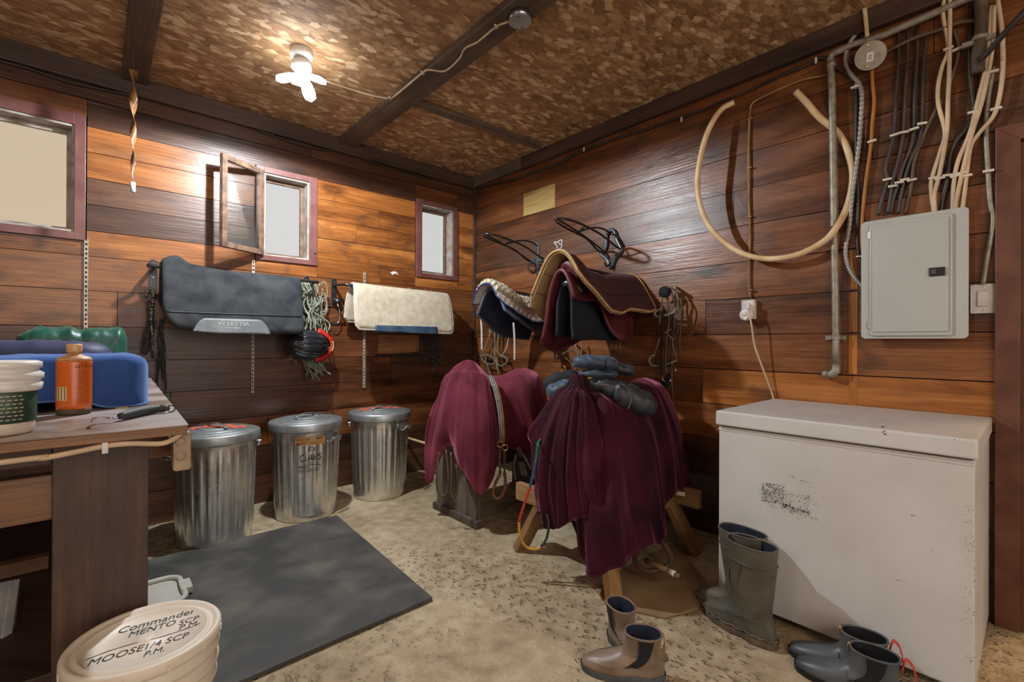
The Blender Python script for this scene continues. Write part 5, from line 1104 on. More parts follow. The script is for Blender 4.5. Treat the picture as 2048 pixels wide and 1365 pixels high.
M_bkl = mat('dusty_black_leather', (.055, .062, .070), .42, c2=(.10, .11, .12), sc=7, st=.25, bsc=120); M_tab = mat('red_pull_tab', (.62, .06, .03), .6, c2=(.45, .04, .03), sc=60)
AP = [(.012, -.075, .198, .047), (.025, -.078, .202, .049), (.042, -.076, .196, .048), (.058, -.072, .170, .045), (.072, -.068, .125, .042), (.085, -.064, .088, .039), (.10, -.062, .066, .038), (.12, -.061, .056, .040), (.145, -.064, .054, .043), (.17, -.068, .056, .046)]
az = [.010, .016, .025, .034, .042, .05, .058, .065, .072, .08, .09, .10, .11, .125, .14, .155, .17]
def chelsea(m, tabs, strap):
    def ex(e, surf, R_):
        for s_ in (1, -1):
            G = []
            for j, z in enumerate(np.linspace(.050, .142 if tabs else .145, 10)):
                w_ = .14+.30*max(0, (z-.05)/.11)**.7; G.append([surf(z, s_*(pi*.53+k*w_), .0022) for k in np.linspace(-1, 1, 9)])
            MB().grid(G).build('elastic_gore', M_gore, e, True)
            MB().tube([g[0]+0 for g in G], .0013, 5).tube([g[-1] for g in G], .0013, 5).build('gore_stitching', m, e, True)
        MB().tube(spl([surf(.045, pi*.62, .001), surf(.058, pi*.45, .001), surf(.075, pi*.27, .001), surf(.078, 0, .001), surf(.075, -pi*.27, .001), surf(.058, -pi*.45, .001), surf(.045, -pi*.62, .001)], 5), .0013, 5).build('vamp_seam', m, e, True)
        if tabs:
            zt_ = .14 if tabs else .145; b_ = surf(zt_, pi, .002); out = R_@np.array([-1, 0, 0]); MB().ribbon(spl([b_+out*.0-(0, 0, .03), b_+out*.006, b_+out*.012+(0, 0, .016), b_+out*.026+(0, 0, .004), b_+out*.034-(0, 0, .024), b_+out*.036-(0, 0, .045)], 5), .015, .004, side=R_@np.array([0, 1., 0])).build('pull_tab', M_tab, e, True)
            b2 = surf(.144, 0, .001); MB().ribbon(spl([b2-(0, 0, .02), b2-out*.004, b2+(0, 0, .006), b2+out*.008-(0, 0, .015)], 5), .014, .002, side=R_@np.array([0, 1., 0])).build('front_tab', M_iod, e, True)
        if strap:
            for s_ in (1, -1):
                G = [[surf(z, s_*a, .0028) for a in np.linspace(.55, 1.45, 8)] for z in np.linspace(.045, .085, 5)]
                MB().grid(G).build('side_overlay', m, e, True)
            b_ = surf(.149, pi, .003); out = R_@np.array([-1, 0, 0]); MB().ribbon(spl([b_-out*.004-(0, 0, .01), b_+(0, 0, .002), b_+out*.005-(0, 0, .02), b_+out*.004-(0, 0, .055)], 5), .018, .003, side=R_@np.array([0, 1., 0])).build('heel_loop', M_iod, e, True)
    return ex
APK = [(a*.86, b*1.06, c*1.08, d*1.06) for a, b, c, d in AP]; azk = [z*.86 for z in az]
APB = [(a*.88, b, c*1.02, d*1.06) for a, b, c, d in AP]; azb = [z*.88 for z in az]
hb = FL(1330, 1352, 0); tb2 = FL(1175, 1330, 0)
aB = atan2(tb2[1]-hb[1], tb2[0]-hb[0]); print('brown', math.degrees(aB), hb, tb2, np.linalg.norm(hb-tb2))
pB_ = FL(1283, 1352, 0)
boot('ankle_boot', 'taupe leather elastic-sided boot lying nearest the camera, toe to the left', 'boot', 'pair of taupe ankle boots', (pB_[0], pB_[1], 0), aB, APB, azb, M_brn, M_blin, M_brs, z_open=.05, extra=chelsea(M_brn, False, True), tread=False)
p3 = FL(1243, 1290, 0)
boot('ankle_boot', 'taupe leather boot with heel loop, behind its mate and pointing toward camera', 'boot', 'pair of taupe ankle boots', (p3[0], p3[1], 0), radians(-112), APB, azb, M_brn, M_blin, M_brs, z_open=.05, extra=chelsea(M_brn, False, True), tread=False)
hk = FL(1800, 1415, 0); tk = FL(1598, 1338, 0); aK = atan2(tk[1]-hk[1], tk[0]-hk[0]); print('black', math.degrees(aK), hk, tk, np.linalg.norm(hk-tk))
pk = FL(1735, 1385, 0); pk = tk+ (np.array(hk)-np.array(tk))/np.linalg.norm(hk-tk)*.205
boot('ankle_boot', 'dusty black elastic-sided boot with red pull tab, nearer the camera', 'boot', 'pair of black ankle boots', (pk[0], pk[1], 0), aK, APK, azk, M_bkl, M_blk, M_blk, z_open=.05, extra=chelsea(M_bkl, True, False), tread=False)
boot('ankle_boot', 'dusty black elastic-sided boot with red pull tab, against the freezer', 'boot', 'pair of black ankle boots', (pk[0]+.085, pk[1]+.045, 0), aK+.05, APK, azk, M_bkl, M_blk, M_blk, z_open=.05, extra=chelsea(M_bkl, True, False), tread=False)
# ---------------------------------------------------------------- trestle and saddle stands
M_pine = wood('yellow_pine', 'x', (.17, .085, .03), (.34, .19, .075), (.46, .28, .12), .3, .55); M_piney = wood('yellow_pine_y', 'y', (.17, .085, .03), (.34, .19, .075), (.46, .28, .12), .3, .55); M_pinez = wood('yellow_pine_z', 'z', (.15, .075, .025), (.32, .17, .065), (.44, .26, .11), .35, .55)
e = empty('trestle', (-.67, -2.09, 0), 'yellow pine trestle with splayed legs and low rails under the right blanket', 'trestle')
TC = np.array([-.67, -2.09]); feet = {'a': (-1.005, -1.755), 'b': (-1.035, -2.405), 'c': (-.325, -2.425), 'd': (-.32, -1.76)}
for k, (x, y) in feet.items():
    t = np.array([TC[0]+(x-TC[0])*.52, TC[1]+(y-TC[1])*.18, .66]); MB().bar((x, y, .003), t, .085, .04, (0, 1, 0) if 1 else 0).build('leg', M_pinez, e, bev=.003)
MB().bar((-.95, -2.30, .30), (-.36, -2.31, .30), .04, .09).build('low_rail', M_pine, e, bev=.003); MB().bar((-.95, -1.86, .30), (-.36, -1.86, .30), .04, .09).build('low_rail', M_pine, e, bev=.003)
MB().bar((-.97, -1.70, .31), (-.97, -2.33, .31), .04, .095).build('end_rail', M_piney, e, bev=.003); MB().bar((-.37, -1.72, .31), (-.35, -2.46, .31), .04, .095).build('end_rail', M_piney, e, bev=.003)
MB().box((-.67, -2.09, .68), (.80, .09, .05)).build('top_beam', M_pine, e, bev=.003)
M_oldz = wood('old_grey_board', 'z', (.04, .03, .022), (.10, .075, .055), (.19, .15, .115), .4, .7)
e = empty('saddle_stand', (-.65, -1.13, 0), 'old grey-brown plank saddle stand under the left burgundy blanket', 'saddle stand')
for k in range(4): MB().box((-.985, -1.30+.113*k, .30), (.030, .110, .56)).build('end_board', M_oldz, e, bev=.002)
MB().box((-1.0, -1.135, .025), (.05, .49, .045)).build('foot_rail', M_oldz, e, bev=.003); MB().box((-.30, -1.135, .30), (.03, .44, .56)).build('end_board', M_oldz, e, bev=.002); MB().box((-.30, -1.135, .022), (.05, .49, .043)).build('foot_rail', M_oldz, e, bev=.003)
for y_ in (-1.28, -.98): MB().box((-.64, y_, .50), (.72, .02, .12)).build('side_board', M_oldz, e, bev=.002)
MB().box((-.64, -1.13, .62), (.74, .14, .04)).build('top_beam', M_oldz, e, bev=.003)
# ---------------------------------------------------------------- burgundy blankets over the saddles
M_vel = None
def velvet(nm, ca, cb, sw):
    m, nt, b = newmat(nm); tc = N(nt, 'ShaderNodeTexCoord').outputs['Object']; n = noise(nt, tc, 3.2, 6, .5, .6); n2 = noise(nt, tc, 260, 3)
    L(nt, mix(nt, ramp(nt, math_(nt, 'ADD', math_(nt, 'MULTIPLY', n, .8), math_(nt, 'MULTIPLY', n2, .2)), [(.38, 0.), (.66, 1.)]), ca, cb), b.inputs['Base Color'])
    b.inputs['Roughness'].default_value = .8; b.inputs['Specular IOR Level'].default_value = .15
    b.inputs['Sheen Weight'].default_value = sw; b.inputs['Sheen Roughness'].default_value = .30; b.inputs['Sheen Tint'].default_value = (.80, .25, .40, 1)
    bump(nt, b, math_(nt, 'ADD', n2, math_(nt, 'MULTIPLY', noise(nt, tc, 30, 4), .8)), .5, .004); return m
M_vel = velvet('burgundy_fleece_lit', (.085, .012, .022), (.20, .038, .058), .9); M_velk = velvet('burgundy_velvet_shaded', (.016, .003, .007), (.066, .008, .021), .75); M_lint = mat('lint', (.5, .4, .38), .9, st=0)  # left cloth coloured lighter as lit, right cloth darker for its shading
def interp_net(rows, kx, ky, closed):
    A = np.array(rows, float)      # stations x rings x 3
    B = np.array([spl(A[i], ky) for i in range(A.shape[0])])
    return np.stack([spl(B[:, j], kx, closed) for j in range(B.shape[1])], axis=1)
def cloth(name, label, sheets, seed, M_vel):
    e = empty(name, sheets[0][0][0][-1], label, 'blanket'); R_ = np.random.RandomState(seed)
    for (rows, closed, foldn, A_) in sheets:
        G = interp_net([[np.array(p) for p in r] for r in rows], 14, 10, closed); ni, nj = G.shape[:2]
        du = np.gradient(G, axis=0); dv = np.gradient(G, axis=1); nn = np.cross(du, dv); nn /= np.linalg.norm(nn, axis=2)[..., None]+1e-9
        tocam = CAM-G; sg = np.sign((nn*tocam).sum(axis=2))[..., None]; nn = nn*sg
        ph = R_.uniform(0, 6.28, 8)
        for i in range(ni):
            for j in range(nj):
                s_ = j/(nj-1); t = i/14.; k = s_**1.1*(1-.15*s_)
                f_ = .55*(1-abs(sin(foldn*t*.5+ph[0]+.5*sin(3*s_+ph[1])))**.75*2)+.30*sin(foldn*1.7*t+ph[2]+s_*2)+.18*sin(foldn*3.1*t+ph[3]-3*s_)
                g_ = .22*sin(4.1*t+9*s_+ph[4])*sin(6*s_+ph[5]+t)
                G[i, j] += nn[i, j]*A_*(f_*k+g_*s_*(1-s_)*3.2)
        o = MB().grid(G, closed).build('draped_cloth', M_vel, e, True, solid=.007)
        hem = [G[i, -1] for i in range(ni)]+([G[0, -1]] if closed else []); MB().tube(hem, .0065, 8, cap=False).build('rolled_hem', M_vel, e, True)
        mb = MB()
        for _ in range(70):
            i, j = R_.randint(0, ni), R_.randint(3, nj); p = G[i, j]+nn[i, j]*.006; mb.tube([p, p+R_.normal(0, .0022, 3)], .0005, 3)
        mb.build('lint_specks', M_lint, e)
    return e
def net(T, cc):
    out = []
    for st, (cl_, cv_) in zip(T, cc):
        P = [DP(*p) for p in st]; q = P[0]+(P[1]-P[0])*cl_; q[2] = P[0][2]+(P[1][2]-P[0][2])*cv_; out.append([P[0], q]+P[1:])
    return out
b1 = [[(915,730,3.1),(890,757,3.12),(878,790,3.12),(866,815,3.12),(859,833,3.1)],
 [(920,727,3.05),(893,757,3.06),(876,830,3.05),(862,900,3.05),(855,967,3.05)],
 [(926,723,3.0),(905,755,2.97),(893,815,2.95),(886,860,2.96),(893,891,2.98)],
 [(932,721,3.0),(920,753,2.93),(912,830,2.88),(910,880,2.87),(914,922,2.88)],
 [(938,721,3.0),(937,755,2.9),(935,840,2.83),(935,910,2.8),(936,957,2.8)],
 [(945,723,3.0),(958,758,2.9),(962,850,2.8),(962,930,2.78),(960,988,2.77)],
 [(952,728,3.02),(974,765,2.92),(985,850,2.84),(988,905,2.82),(990,948,2.82)],
 [(962,738,3.05),(985,785,2.98),(999,845,2.92),(1003,875,2.92),(1006,888,2.93)],
 [(975,750,3.1),(1005,795,3.0),(1018,845,2.96),(1025,880,2.96),(1031,899,2.97)],
 [(1000,752,3.2),(1035,795,3.05),(1048,850,3.0),(1056,890,3.0),(1062,905,3.0)],
 [(1025,741,3.3),(1060,785,3.15),(1073,840,3.08),(1080,885,3.06),(1080,930,3.06)],
 [(1045,738,3.4),(1080,768,3.35),(1094,810,3.35),(1099,855,3.35),(1100,905,3.35)],
 [(1045,738,3.5),(1075,770,3.6),(1080,810,3.7),(1080,850,3.7),(1080,890,3.7)],
 [(990,757,3.3),(990,780,3.55),(985,820,3.6),(985,860,3.6),(985,890,3.6)],
 [(925,730,3.15),(912,755,3.3),(905,800,3.35),(900,830,3.35),(900,850,3.35)]]
cloth('left_saddle_blanket', 'burgundy fleece blanket draped over the saddle on the grey plank stand', [(net(b1, [(.5, .55)]*7+[(.5, .45)]*2+[(.6, .3)]*6), True, 3.2, .017)], 3, M_vel)
bA = [[(1142,752,2.42),(1112,783,2.42),(1080,832,2.42),(1060,858,2.42),(1073,896,2.42)],
 [(1145,750,2.39),(1122,798,2.34),(1090,880,2.31),(1077,965,2.30),(1088,1040,2.3)],
 [(1150,749,2.37),(1135,800,2.29),(1116,880,2.25),(1108,970,2.24),(1114,1056,2.24)],
 [(1154,749,2.36),(1150,800,2.26),(1142,880,2.20),(1140,960,2.18),(1146,1036,2.17)],
 [(1159,750,2.36),(1168,800,2.26),(1174,880,2.18),(1176,955,2.13),(1197,1028,2.12)],
 [(1163,752,2.38),(1182,805,2.32),(1200,880,2.24),(1212,940,2.20),(1222,990,2.22)]]
bB = [[(1160,751,2.40),(1150,830,2.40),(1150,910,2.36),(1154,1000,2.34),(1157,1078,2.30)],
 [(1166,752,2.40),(1170,810,2.36),(1172,890,2.28),(1172,1010,2.15),(1180,1153,2.09)],
 [(1180,757,2.42),(1205,810,2.31),(1215,900,2.22),(1225,1020,2.08),(1236,1130,2.06)],
 [(1200,764,2.46),(1240,825,2.33),(1262,920,2.27),(1276,1010,2.24),(1298,1090,2.19)],
 [(1228,775,2.52),(1280,835,2.40),(1306,910,2.36),(1320,1000,2.34),(1327,1080,2.34)],
 [(1250,770,2.60),(1300,828,2.49),(1324,885,2.45),(1331,950,2.43),(1331,1015,2.43)],
 [(1270,760,2.68),(1320,806,2.57),(1343,870,2.54),(1352,930,2.52),(1357,979,2.52)],
 [(1285,757,2.74),(1333,797,2.66),(1357,860,2.64),(1367,920,2.62),(1376,982,2.62)],
 [(1285,757,2.82),(1330,797,2.85),(1345,850,2.90),(1345,900,2.93),(1345,950,2.95)],
 [(1225,768,2.78),(1240,800,3.0),(1240,850,3.05),(1240,900,3.08),(1240,935,3.1)],
 [(1160,752,2.52),(1140,790,2.75),(1125,840,2.85),(1120,880,2.85),(1120,915,2.85)],
 [(1150,751,2.44),(1128,790,2.56),(1105,840,2.62),(1098,880,2.62),(1098,920,2.62)]]
cloth('right_saddle_blanket', 'burgundy velvet blanket draped to the floor over saddle on pine trestle', [(net(bA, [(.30, .58)]*6), False, 6.5, .030), (net(bB, [(.30, .58)]*3+[(.45, .45)]*2+[(.6, .3)]*5+[(.4, .5)]*2), True, 3.4, .026)], 8, M_velk)
MB().box(DP(1360, 988, 2.51), (.006, .05, .02), rotz(.3)).build('care_label', M_ivory, bpy.data.objects['right_saddle_blanket'])
# simplified saddles under the cloth (seat, pommel, cantle) so the cloth rests on something
M_sad = mat('brown_saddle_leather', (.06, .03, .018), .4, c2=(.03, .016, .01), sc=8)
for nm, cx, cy, zt, lb in (('western_saddle', -.66, -2.09, .72, 'leather saddle hidden under the right burgundy blanket on the trestle'), ('western_saddle', -.66, -1.13, .66, 'leather saddle under the left burgundy blanket, stirrup showing beneath')):
    e = empty(nm, (cx, cy, zt), lb, 'saddle')
    G = []
    for i in range(21):
        x = -.24+.46*i/20; ht = .05+.10*math.exp(-((x+.20)/.05)**2)+.09*math.exp(-((x-.20)/.05)**2)
        G.append([(cx+x, cy+w_*(.17-.03*abs(w_)), zt+ht*(1-w_*w_)-.10*w_*w_+.0) for w_ in np.linspace(-1, 1, 15)])
    MB().grid(G).build('seat', M_sad, e, True, solid=.02)
    for s_ in (-1, 1): MB().prism(rrect(cx-.13, zt-.32, cx+.13, zt-.06, .05), .012, lambda a, b, t: (a, cy+s_*(.165+t), b)).build('skirt', M_sad, e, bev=.003)
    if cy > -1.5:      # stirrup and tie straps visible below the left blanket
        sc0 = DP(1046, 925, 2.93)
        MB().ribbon(spl([DP(1036, 895, 2.95), DP(1040, 905, 2.94), DP(1044, 915, 2.93)], 4), .03, .006, -FW).build('stirrup_leather', M_dkstrap, e)
        P = [DP(x, y, 2.92) for x, y in ((1033, 908), (1028, 930), (1032, 958), (1045, 975), (1060, 972), (1066, 950), (1056, 925), (1046, 908))]
        MB().ribbon(spl(P, 6), .05, .012, tuple(-(P[0]-np.mean(P, axis=0)))).build('stirrup', mat('grey_worn_leather', (.12, .095, .07), .6, c2=(.2, .16, .12), sc=20), e, True)
        MB().prism(rrect(-.022, -.045, .022, .045, .02), .008, lambda a, b, t: tuple(DP(1046, 938, 2.90)+RT*a+UP*b+RT*b*-.25-FW*t)).build('stirrup_tread', mat('studded_leather', (.15, .12, .10), .6, c2=(.08, .06, .05), sc=60, st=.6), e, bev=.003)
# headstall straps over the left blanket
e = empty('headstall', DP(1000, 860, 2.84), 'grey and tan leather headstall straps draped across the left burgundy blanket', 'bridle')
M_grs = mat('grey_leather_strap', (.20, .19, .17), .45, c2=(.11, .10, .09), sc=20); M_tns = mat('russet_strap', (.22, .10, .04), .45, c2=(.13, .06, .03), sc=20)
for k, (dx, m_) in enumerate(((0, M_grs), (5, M_grs), (10, M_tns))):
    MB().ribbon(spl([DP(x+dx*.8, y, D) for x, y, D in ((978, 752, 3.02), (985, 772, 2.95), (993, 800, 2.90), (998, 830, 2.87), (1000, 860, 2.86), (1000, 886, 2.86))], 6), .013, .004, tuple(-FW)).build('cheek_strap', m_, e, True)
for (x, y, r_) in ((1000, 889, .018), (1010, 896, .017)):
    c = DP(x, y, 2.84); MB().tube([c+r_*(RT*cos(a)+UP*sin(a)) for a in np.linspace(0, 2*pi, 22)], .0032, 6).build('bit_ring', M_brass, e, True)
for dx in (0, 9):
    MB().ribbon(spl([DP(1000+dx, y, 2.85) for y in (898, 915, 935, 950)], 4), .012, .004, tuple(-FW)).build('strap_end', M_dkstrap, e)
    for y in (902, 913, 944):
        c = DP(1000+dx, y+dx*.6, 2.84); MB().tube([c+.008*np.array(RT)*a+.010*UP*b_ for a, b_ in ((-1, -1), (1, -1), (1, 1), (-1, 1), (-1, -1))], .0018, 5).build('buckle', M_brass, e)
MB().ribbon(spl([DP(x, y, 2.85) for x, y in ((1001, 948), (992, 965), (986, 985), (990, 997), (1002, 994), (1010, 975), (1010, 948))], 5), .018, .004, tuple(-FW)).build('looped_strap', M_tns, e, True)
for k, pts in enumerate((((878, 905), (875, 930), (873, 965), (876, 985), (886, 993), (895, 980), (896, 940), (892, 900)), ((902, 905), (903, 950), (902, 985), (908, 1000), (914, 1008)), ((912, 930), (916, 960), (915, 985), (908, 995)))):
    MB().ribbon(spl([DP(x, y, 2.84) for x, y in pts], 5), .010, .003, tuple(-FW)).build('hanging_strap', M_brncab, bpy.data.objects['western_saddle.001'], True)
# rainbow lead rope hanging from the right saddle
e = empty('striped_lead_rope', DP(1045, 1050, 2.25), 'lead rope in green, blue, red and yellow stretches hanging left of the trestle', 'rope')
SEG = [((.004, .16, .08), [(1130, 800, 2.5), (1098, 860, 2.42), (1078, 884, 2.32), (1076, 890), (1074, 905), (1072, 920)]), ((.03, .09, .16), [(1072, 920), (1066, 950), (1060, 975)]), ((.45, .035, .02), [(1060, 975), (1050, 1005), (1042, 1030), (1038, 1045)]), ((.60, .34, .04), [(1038, 1045), (1040, 1072), (1052, 1094), (1070, 1099), (1082, 1095)]), ((.03, .04, .025), [(1082, 1095), (1092, 1080), (1097, 1060), (1097, 1045), (1094, 1030)])]
for k, (c_, pts) in enumerate(SEG): MB().tube(spl([DP(q_[0], q_[1], q_[2] if len(q_) > 2 else 2.26) for q_ in pts], 6), .0065, 8).build('rope_section', mat('rope_colour_%d' % k, c_, .7, sc=60), e, True)
# rope loop and clear tube on the floor
e = empty('looped_cane', FL(1300, 1140, .05), 'brown bent rubber loop lying under the trestle beside a clear tube', 'loop')
MB().tube(spl([DP(x, y, D) for x, y, D in ((1322, 1083, 2.32), (1334, 1098, 2.28), (1342, 1115, 2.25), (1340, 1130, 2.22), (1332, 1133, 2.2))], 6), .012, 12).build('bent_arm', M_brncab, e, True)
MB().tube(spl([DP(x, y, D) for x, y, D in ((1275, 1105, 2.28), (1270, 1118, 2.24), (1276, 1133, 2.2), (1292, 1142, 2.17), (1310, 1143, 2.15), (1324, 1140, 2.14))], 6), .013, 12).build('bent_arm', mat('glossy_brown_rubber', (.10, .055, .035), .25), e, True)
e = empty('clear_tube', FL(1355, 1150, .02), 'short clear plastic tube with white band pointing out from under the trestle', 'tube')
T0, T1, T2, T3 = DP(1292, 1122, 2.22), DP(1338, 1142, 2.06), DP(1351, 1150, 2.02), DP(1359, 1155, 2.0)
MB().tube([T0, T1], .011, 14).build('tube_body', mat('cloudy_tube', (.30, .20, .11), .35), e, True); MB().tube([T1, T2], .0125, 14).build('white_band', M_white, e, True); MB().tube([T2, T3], .012, 14).build('tube_tip', mat('smoky_tip', (.14, .09, .06), .15), e, True)
# ---------------------------------------------------------------- jackets piled on the right saddle
M_jblue = mat('slate_blue_quilt', (.045, .075, .11), .6, c2=(.025, .045, .075), sc=8, st=.3, bsc=60, sheen=.3); M_jblk = mat('black_shell_fabric', (.018, .020, .026), .5, c2=(.035, .04, .05), sc=7, st=.3, bsc=50, sheen=.2); M_jlab = mat('blue_jacket_label', (.02, .15, .35), .5, st=0)
def puff(c, a, b_, cc, Rm, m, name, parent, quilt=0, seed=0, ex=.6, wr=.004):
    R_ = np.random.RandomState(seed); ph = R_.uniform(0, 6, 6); G = []; n1, n2 = 72, 36
    sp = lambda x, e_: np.sign(x)*abs(x)**e_
    for i in range(n1):
        u = 2*pi*i/n1; row = []
        for j in range(n2+1):
            v = -pi/2+pi*j/n2; d = np.array([a*sp(cos(v), ex)*sp(cos(u), ex), b_*sp(cos(v), ex)*sp(sin(u), ex), cc*sp(sin(v), .8)])
            nrm_ = np.array([cos(v)*cos(u), cos(v)*sin(u), sin(v)])
            f_ = wr*(sin(d[0]*70+ph[0]+d[2]*40)*.5+sin(d[1]*90+ph[1]-d[0]*30)*.5+sin((d[0]+d[1])*150+ph[2])*.3)
            if quilt: f_ -= .007*(1-min(1, abs(sin(d[0]*quilt+d[1]*6+.3*sin(d[1]*20)))*3))
            row.append(np.array(c)+Rm@(d+nrm_*f_))
        G.append(row)
    return MB().grid(G, closed=True).build(name, m, parent, True)
fwd2 = np.array([FW[0], FW[1], 0]); fwd2 /= np.linalg.norm(fwd2); rt2 = np.array([fwd2[1], -fwd2[0], 0]); BS = np.array([rt2, fwd2, (0, 0, 1)]).T
J0 = DP(1200, 790, 2.5)
e = empty('slate_quilted_jacket', DP(1195, 735, 2.52), 'folded slate-blue quilted jacket on top of the pile over the right saddle', 'jacket')
puff(DP(1190, 725, 2.50), .118, .10, .036, BS@roty(.03), M_jblue, 'folded_body', e, 42, 1); puff(DP(1196, 747, 2.47), .098, .085, .020, BS, M_jblue, 'lower_fold', e, 30, 2)
puff(DP(1243, 738, 2.56), .070, .07, .030, BS@roty(.25), M_jblk, 'sleeve', e, 34, 3); MB().ribbon([DP(1196, 733, 2.39), DP(1206, 734, 2.39)], .014, .003, tuple(-FW)).build('zip_tab', M_gore, e)
MB().tube(spl([DP(x, y, 2.395) for x, y in ((1222, 708), (1214, 716), (1212, 728), (1216, 738))], 6), .004, 6).build('piping', M_blk, e, True)
e = empty('black_padded_jacket', DP(1235, 790, 2.48), 'black padded jacket with reflective piping under the slate jacket on saddle', 'jacket')
puff(DP(1226, 777, 2.48), .160, .12, .050, BS@roty(.28), M_jblk, 'jacket_body', e, 26, 4, .7, .007); puff(DP(1264, 797, 2.42), .130, .10, .062, BS@roty(.42), M_jblk, 'folded_front', e, 0, 5, .7, .006)
puff(DP(1126, 779, 2.56), .090, .09, .048, BS@roty(-.25), M_jblue, 'sleeve', e, 24, 6, .7, .005); puff(DP(1124, 766, 2.66), .105, .08, .062, BS@roty(-.3), M_gore, 'collar', e, 0, 7, .7, .004)
MB().tube(spl([DP(x, y, 2.34) for x, y in ((1190, 768), (1215, 771), (1240, 776), (1256, 782))], 6), .0012, 6).tube(spl([DP(x, y, 2.30) for x, y in ((1240, 765), (1256, 780), (1262, 800), (1256, 820))], 6), .0012, 6).build('reflective_piping', M_pipe, e, True)
MB().prism([(-.020, -.020), (.020, -.016), (.022, .020), (-.018, .022)], .002, lambda a, b, t: tuple(DP(1110, 781, 2.50)+RT*a+UP*b-FW*t)).build('jacket_label', M_jlab, e)
text_mb('Fleece', .011, lambda u, v: tuple(DP(1110, 781, 2.497)+RT*u+UP*v-FW*.003)).build('lettering', M_white, e) if 0 else None
e = empty('yellow_glove', DP(1182, 760, 2.44), 'bit of yellow ribbed cloth between the two jackets', 'cloth')
mb = MB()
for k in range(7): mb.tube(spl([DP(1173+k*3.4, 762+abs(k-3)*.5, 2.42), DP(1172+k*3.6, 757, 2.41), DP(1173+k*3.4, 753, 2.43)], 4), .005, 6)
mb.build('ribbed_cloth', mat('yellow_knit', (.60, .33, .03), .8), e, True)
# ---------------------------------------------------------------- halters and bridles on the right wall
M_hal = mat('khaki_webbing', (.22, .19, .125), .8, c2=(.13, .11, .07), sc=30); M_brid = mat('dusty_bridle_leather', (.15, .11, .07), .5, c2=(.05, .035, .025), sc=22)
def hang(name, label, cat, ribs, tubes, metal, off=.07, extra=None):
    c = WR(*ribs[0][0][0], off); e = empty(name, c, label, cat)
    for pts, w_, m_, pn in ribs: MB().ribbon(spl([WR(x, y, off+.012*(i % 2)) for i, (x, y) in enumerate(pts)], 6), w_, .005, (-1, -.25, 0)).build(pn, m_, e, True)
    for pts, r_, m_, pn in tubes: MB().tube(spl([WR(x, y, off+.02*sin(i*1.9)) for i, (x, y) in enumerate(pts)], 6), r_, 8).build(pn, m_, e, True)
    for pts, r_, m_, pn in metal: MB().tube([WR(x, y, off+.03) for x, y in pts], r_, 6).build(pn, m_, e, True)
    return e
def zz(L_): return [(920+x/5.69, 520+y/5.69) for x, y in L_]     # from an enlarged crop of this corner
hang('rope_halter', 'khaki webbing halter hanging below the navy pad near the corner', 'halter',
     [(zz([(345, 740), (335, 860), (300, 960), (255, 1060), (235, 1110)]), .014, M_hal, 'cheek_strap'), (zz([(390, 740), (395, 880), (400, 1000), (395, 1080), (405, 1150), (440, 1290)]), .014, M_hal, 'throat_strap'), (zz([(440, 760), (435, 900), (425, 1030), (460, 1090), (520, 1120)]), .014, M_hal, 'cheek_strap'),
      (zz([(235, 1095), (270, 1160), (330, 1190), (390, 1180), (385, 1130), (330, 1090), (280, 1085), (240, 1100)]), .014, M_hal, 'nose_band'), (zz([(410, 1110), (430, 1190), (480, 1205), (530, 1170), (530, 1120), (480, 1090)]), .014, M_hal, 'nose_band'), (zz([(290, 1100), (300, 1180), (330, 1260), (350, 1330)]), .011, M_hal, 'lead_strap')],
     [(zz([(350, 740), (365, 820), (340, 850), (330, 790), (360, 760)]), .004, M_hal, 'knotted_cord'), (zz([(375, 760), (330, 900), (360, 1010), (345, 1080)]), .004, M_hal, 'knotted_cord'), (zz([(465, 1100), (520, 1020), (545, 930), (552, 830)]), .003, M_white, 'white_cord')], [])
hang('dark_bridle', 'brown leather bridle hanging in the shadow between pads and jackets', 'bridle',
     [([(1108, 650), (1109, 690), (1110, 720)], .010, M_dkstrap, 'rein'), ([(1110, 722), (1130, 706), (1148, 700), (1152, 706)], .012, M_brid, 'nose_band'), ([(1150, 690), (1158, 720), (1150, 740), (1142, 760)], .012, M_strap, 'cheek_strap'), ([(1162, 680), (1163, 710), (1150, 745)], .012, M_strap, 'cheek_strap')],
     [([(1130, 715), (1145, 730), (1152, 745), (1135, 755)], .004, M_brid, 'cord')], [([(1126+5*cos(a), 738+6*sin(a)) for a in np.linspace(0, 2*pi, 16)], .003, M_brass, 'bit_ring')])
def zr(L_): return [(1290+x/5.055, 560+y/5.055) for x, y in L_]
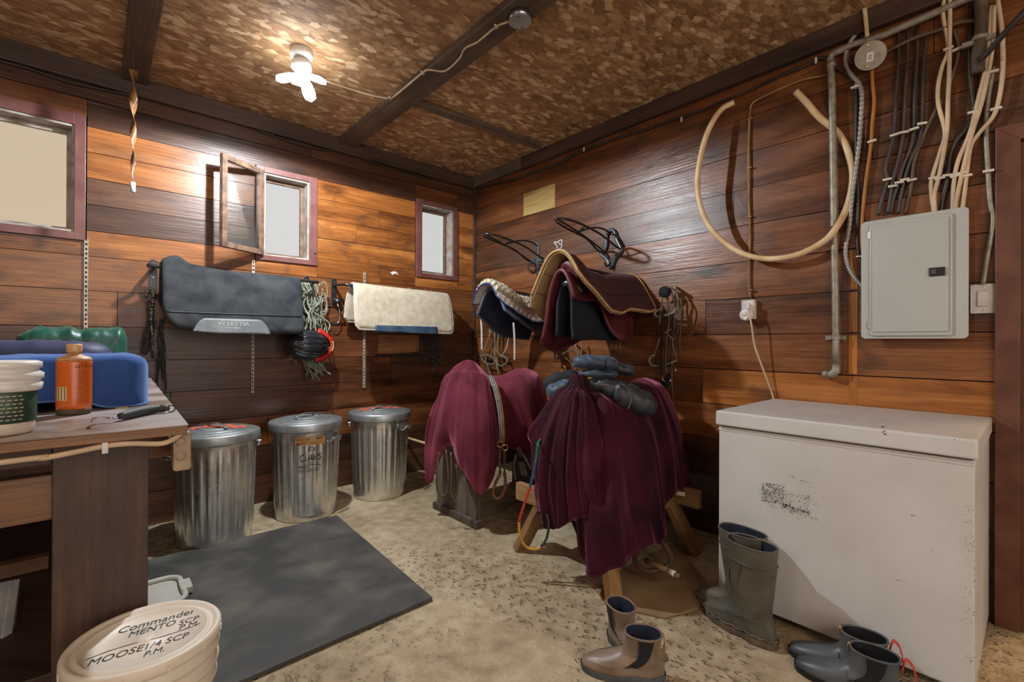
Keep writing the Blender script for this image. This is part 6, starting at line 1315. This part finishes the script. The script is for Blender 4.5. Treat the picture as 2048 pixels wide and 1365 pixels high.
e = hang('hanging_bridle', 'leather bridle with two looped nosebands and bit, hanging right of maroon pad', 'bridle',
     [(zr([(150, 170), (160, 100), (200, 75), (260, 75), (310, 110), (330, 180), (335, 300), (325, 420)]), .016, M_brid, 'crown_strap'), (zr([(190, 90), (175, 180), (165, 300), (150, 420), (180, 500), (240, 560), (290, 620)]), .010, M_brid, 'cheek_strap'),
      (zr([(245, 80), (275, 150), (300, 260), (295, 420), (285, 560), (270, 700), (268, 900), (270, 1100), (285, 1270), (290, 1340)]), .012, M_dkstrap, 'rein'), (zr([(215, 100), (235, 250), (240, 420), (215, 600), (205, 800), (215, 950)]), .014, M_dkstrap, 'rein'),
      (zr([(345, 150), (370, 260), (365, 420), (350, 600), (345, 800)]), .010, M_dkstrap, 'rein'), (zr([(170, 300), (175, 500), (165, 700), (170, 900), (190, 1050)]), .014, M_blkf, 'fleece_strap'), (zr([(250, 950), (225, 1020), (190, 1120), (200, 1200)]), .035, M_blkf, 'fleece_strap')],
     [(zr([(310, 290), (290, 330), (210, 360), (130, 375), (98, 350), (115, 315), (185, 300)]), .0085, M_hal, 'rolled_noseband'), (zr([(325, 810), (260, 840), (150, 870), (70, 865), (42, 820), (60, 780), (100, 755)]), .0085, M_hal, 'rolled_noseband'),
      (zr([(155, 575), (200, 540), (270, 500), (340, 460), (330, 520), (290, 600)]), .004, M_brid, 'flash_strap'), (zr([(270, 610), (290, 700), (320, 800)]), .004, M_hal, 'thin_cord'), (zr([(150, 580), (120, 680), (95, 755)]), .004, M_hal, 'thin_cord'), (zr([(400, 380), (440, 400), (480, 470), (470, 550), (420, 560)]), .004, M_dkstrap, 'rein_loop')],
     [(zr([(295, 870), (315, 930), (290, 940)]), .004, M_chrome, 'hook'), (zr([(175, 960), (180, 1010), (210, 1040), (240, 1030), (262, 1000), (255, 1035), (225, 1045)]), .0055, M_chrome, 'bit_chain')], .07)
for (nm_, px_, py_) in (('rope_halter', 985, 652), ('dark_bridle', 1152, 690)): MB().tube([WR(px_, py_, -.004), WR(px_, py_, .09)], .006, 8).build('wall_peg', M_steel, bpy.data.objects[nm_], True)
MB().tube([WR(1353, 575, -.004), WR(1349, 577, .10)], .008, 8).build('wall_peg', M_steel, e, True)
MB().lathe([(.0, 0), (.035, .0), (.035, .03), (0, .03)], WR(1332, 585, .07), 20, axis=roty(-pi/2)).build('padded_crown', M_blkf, e, True)
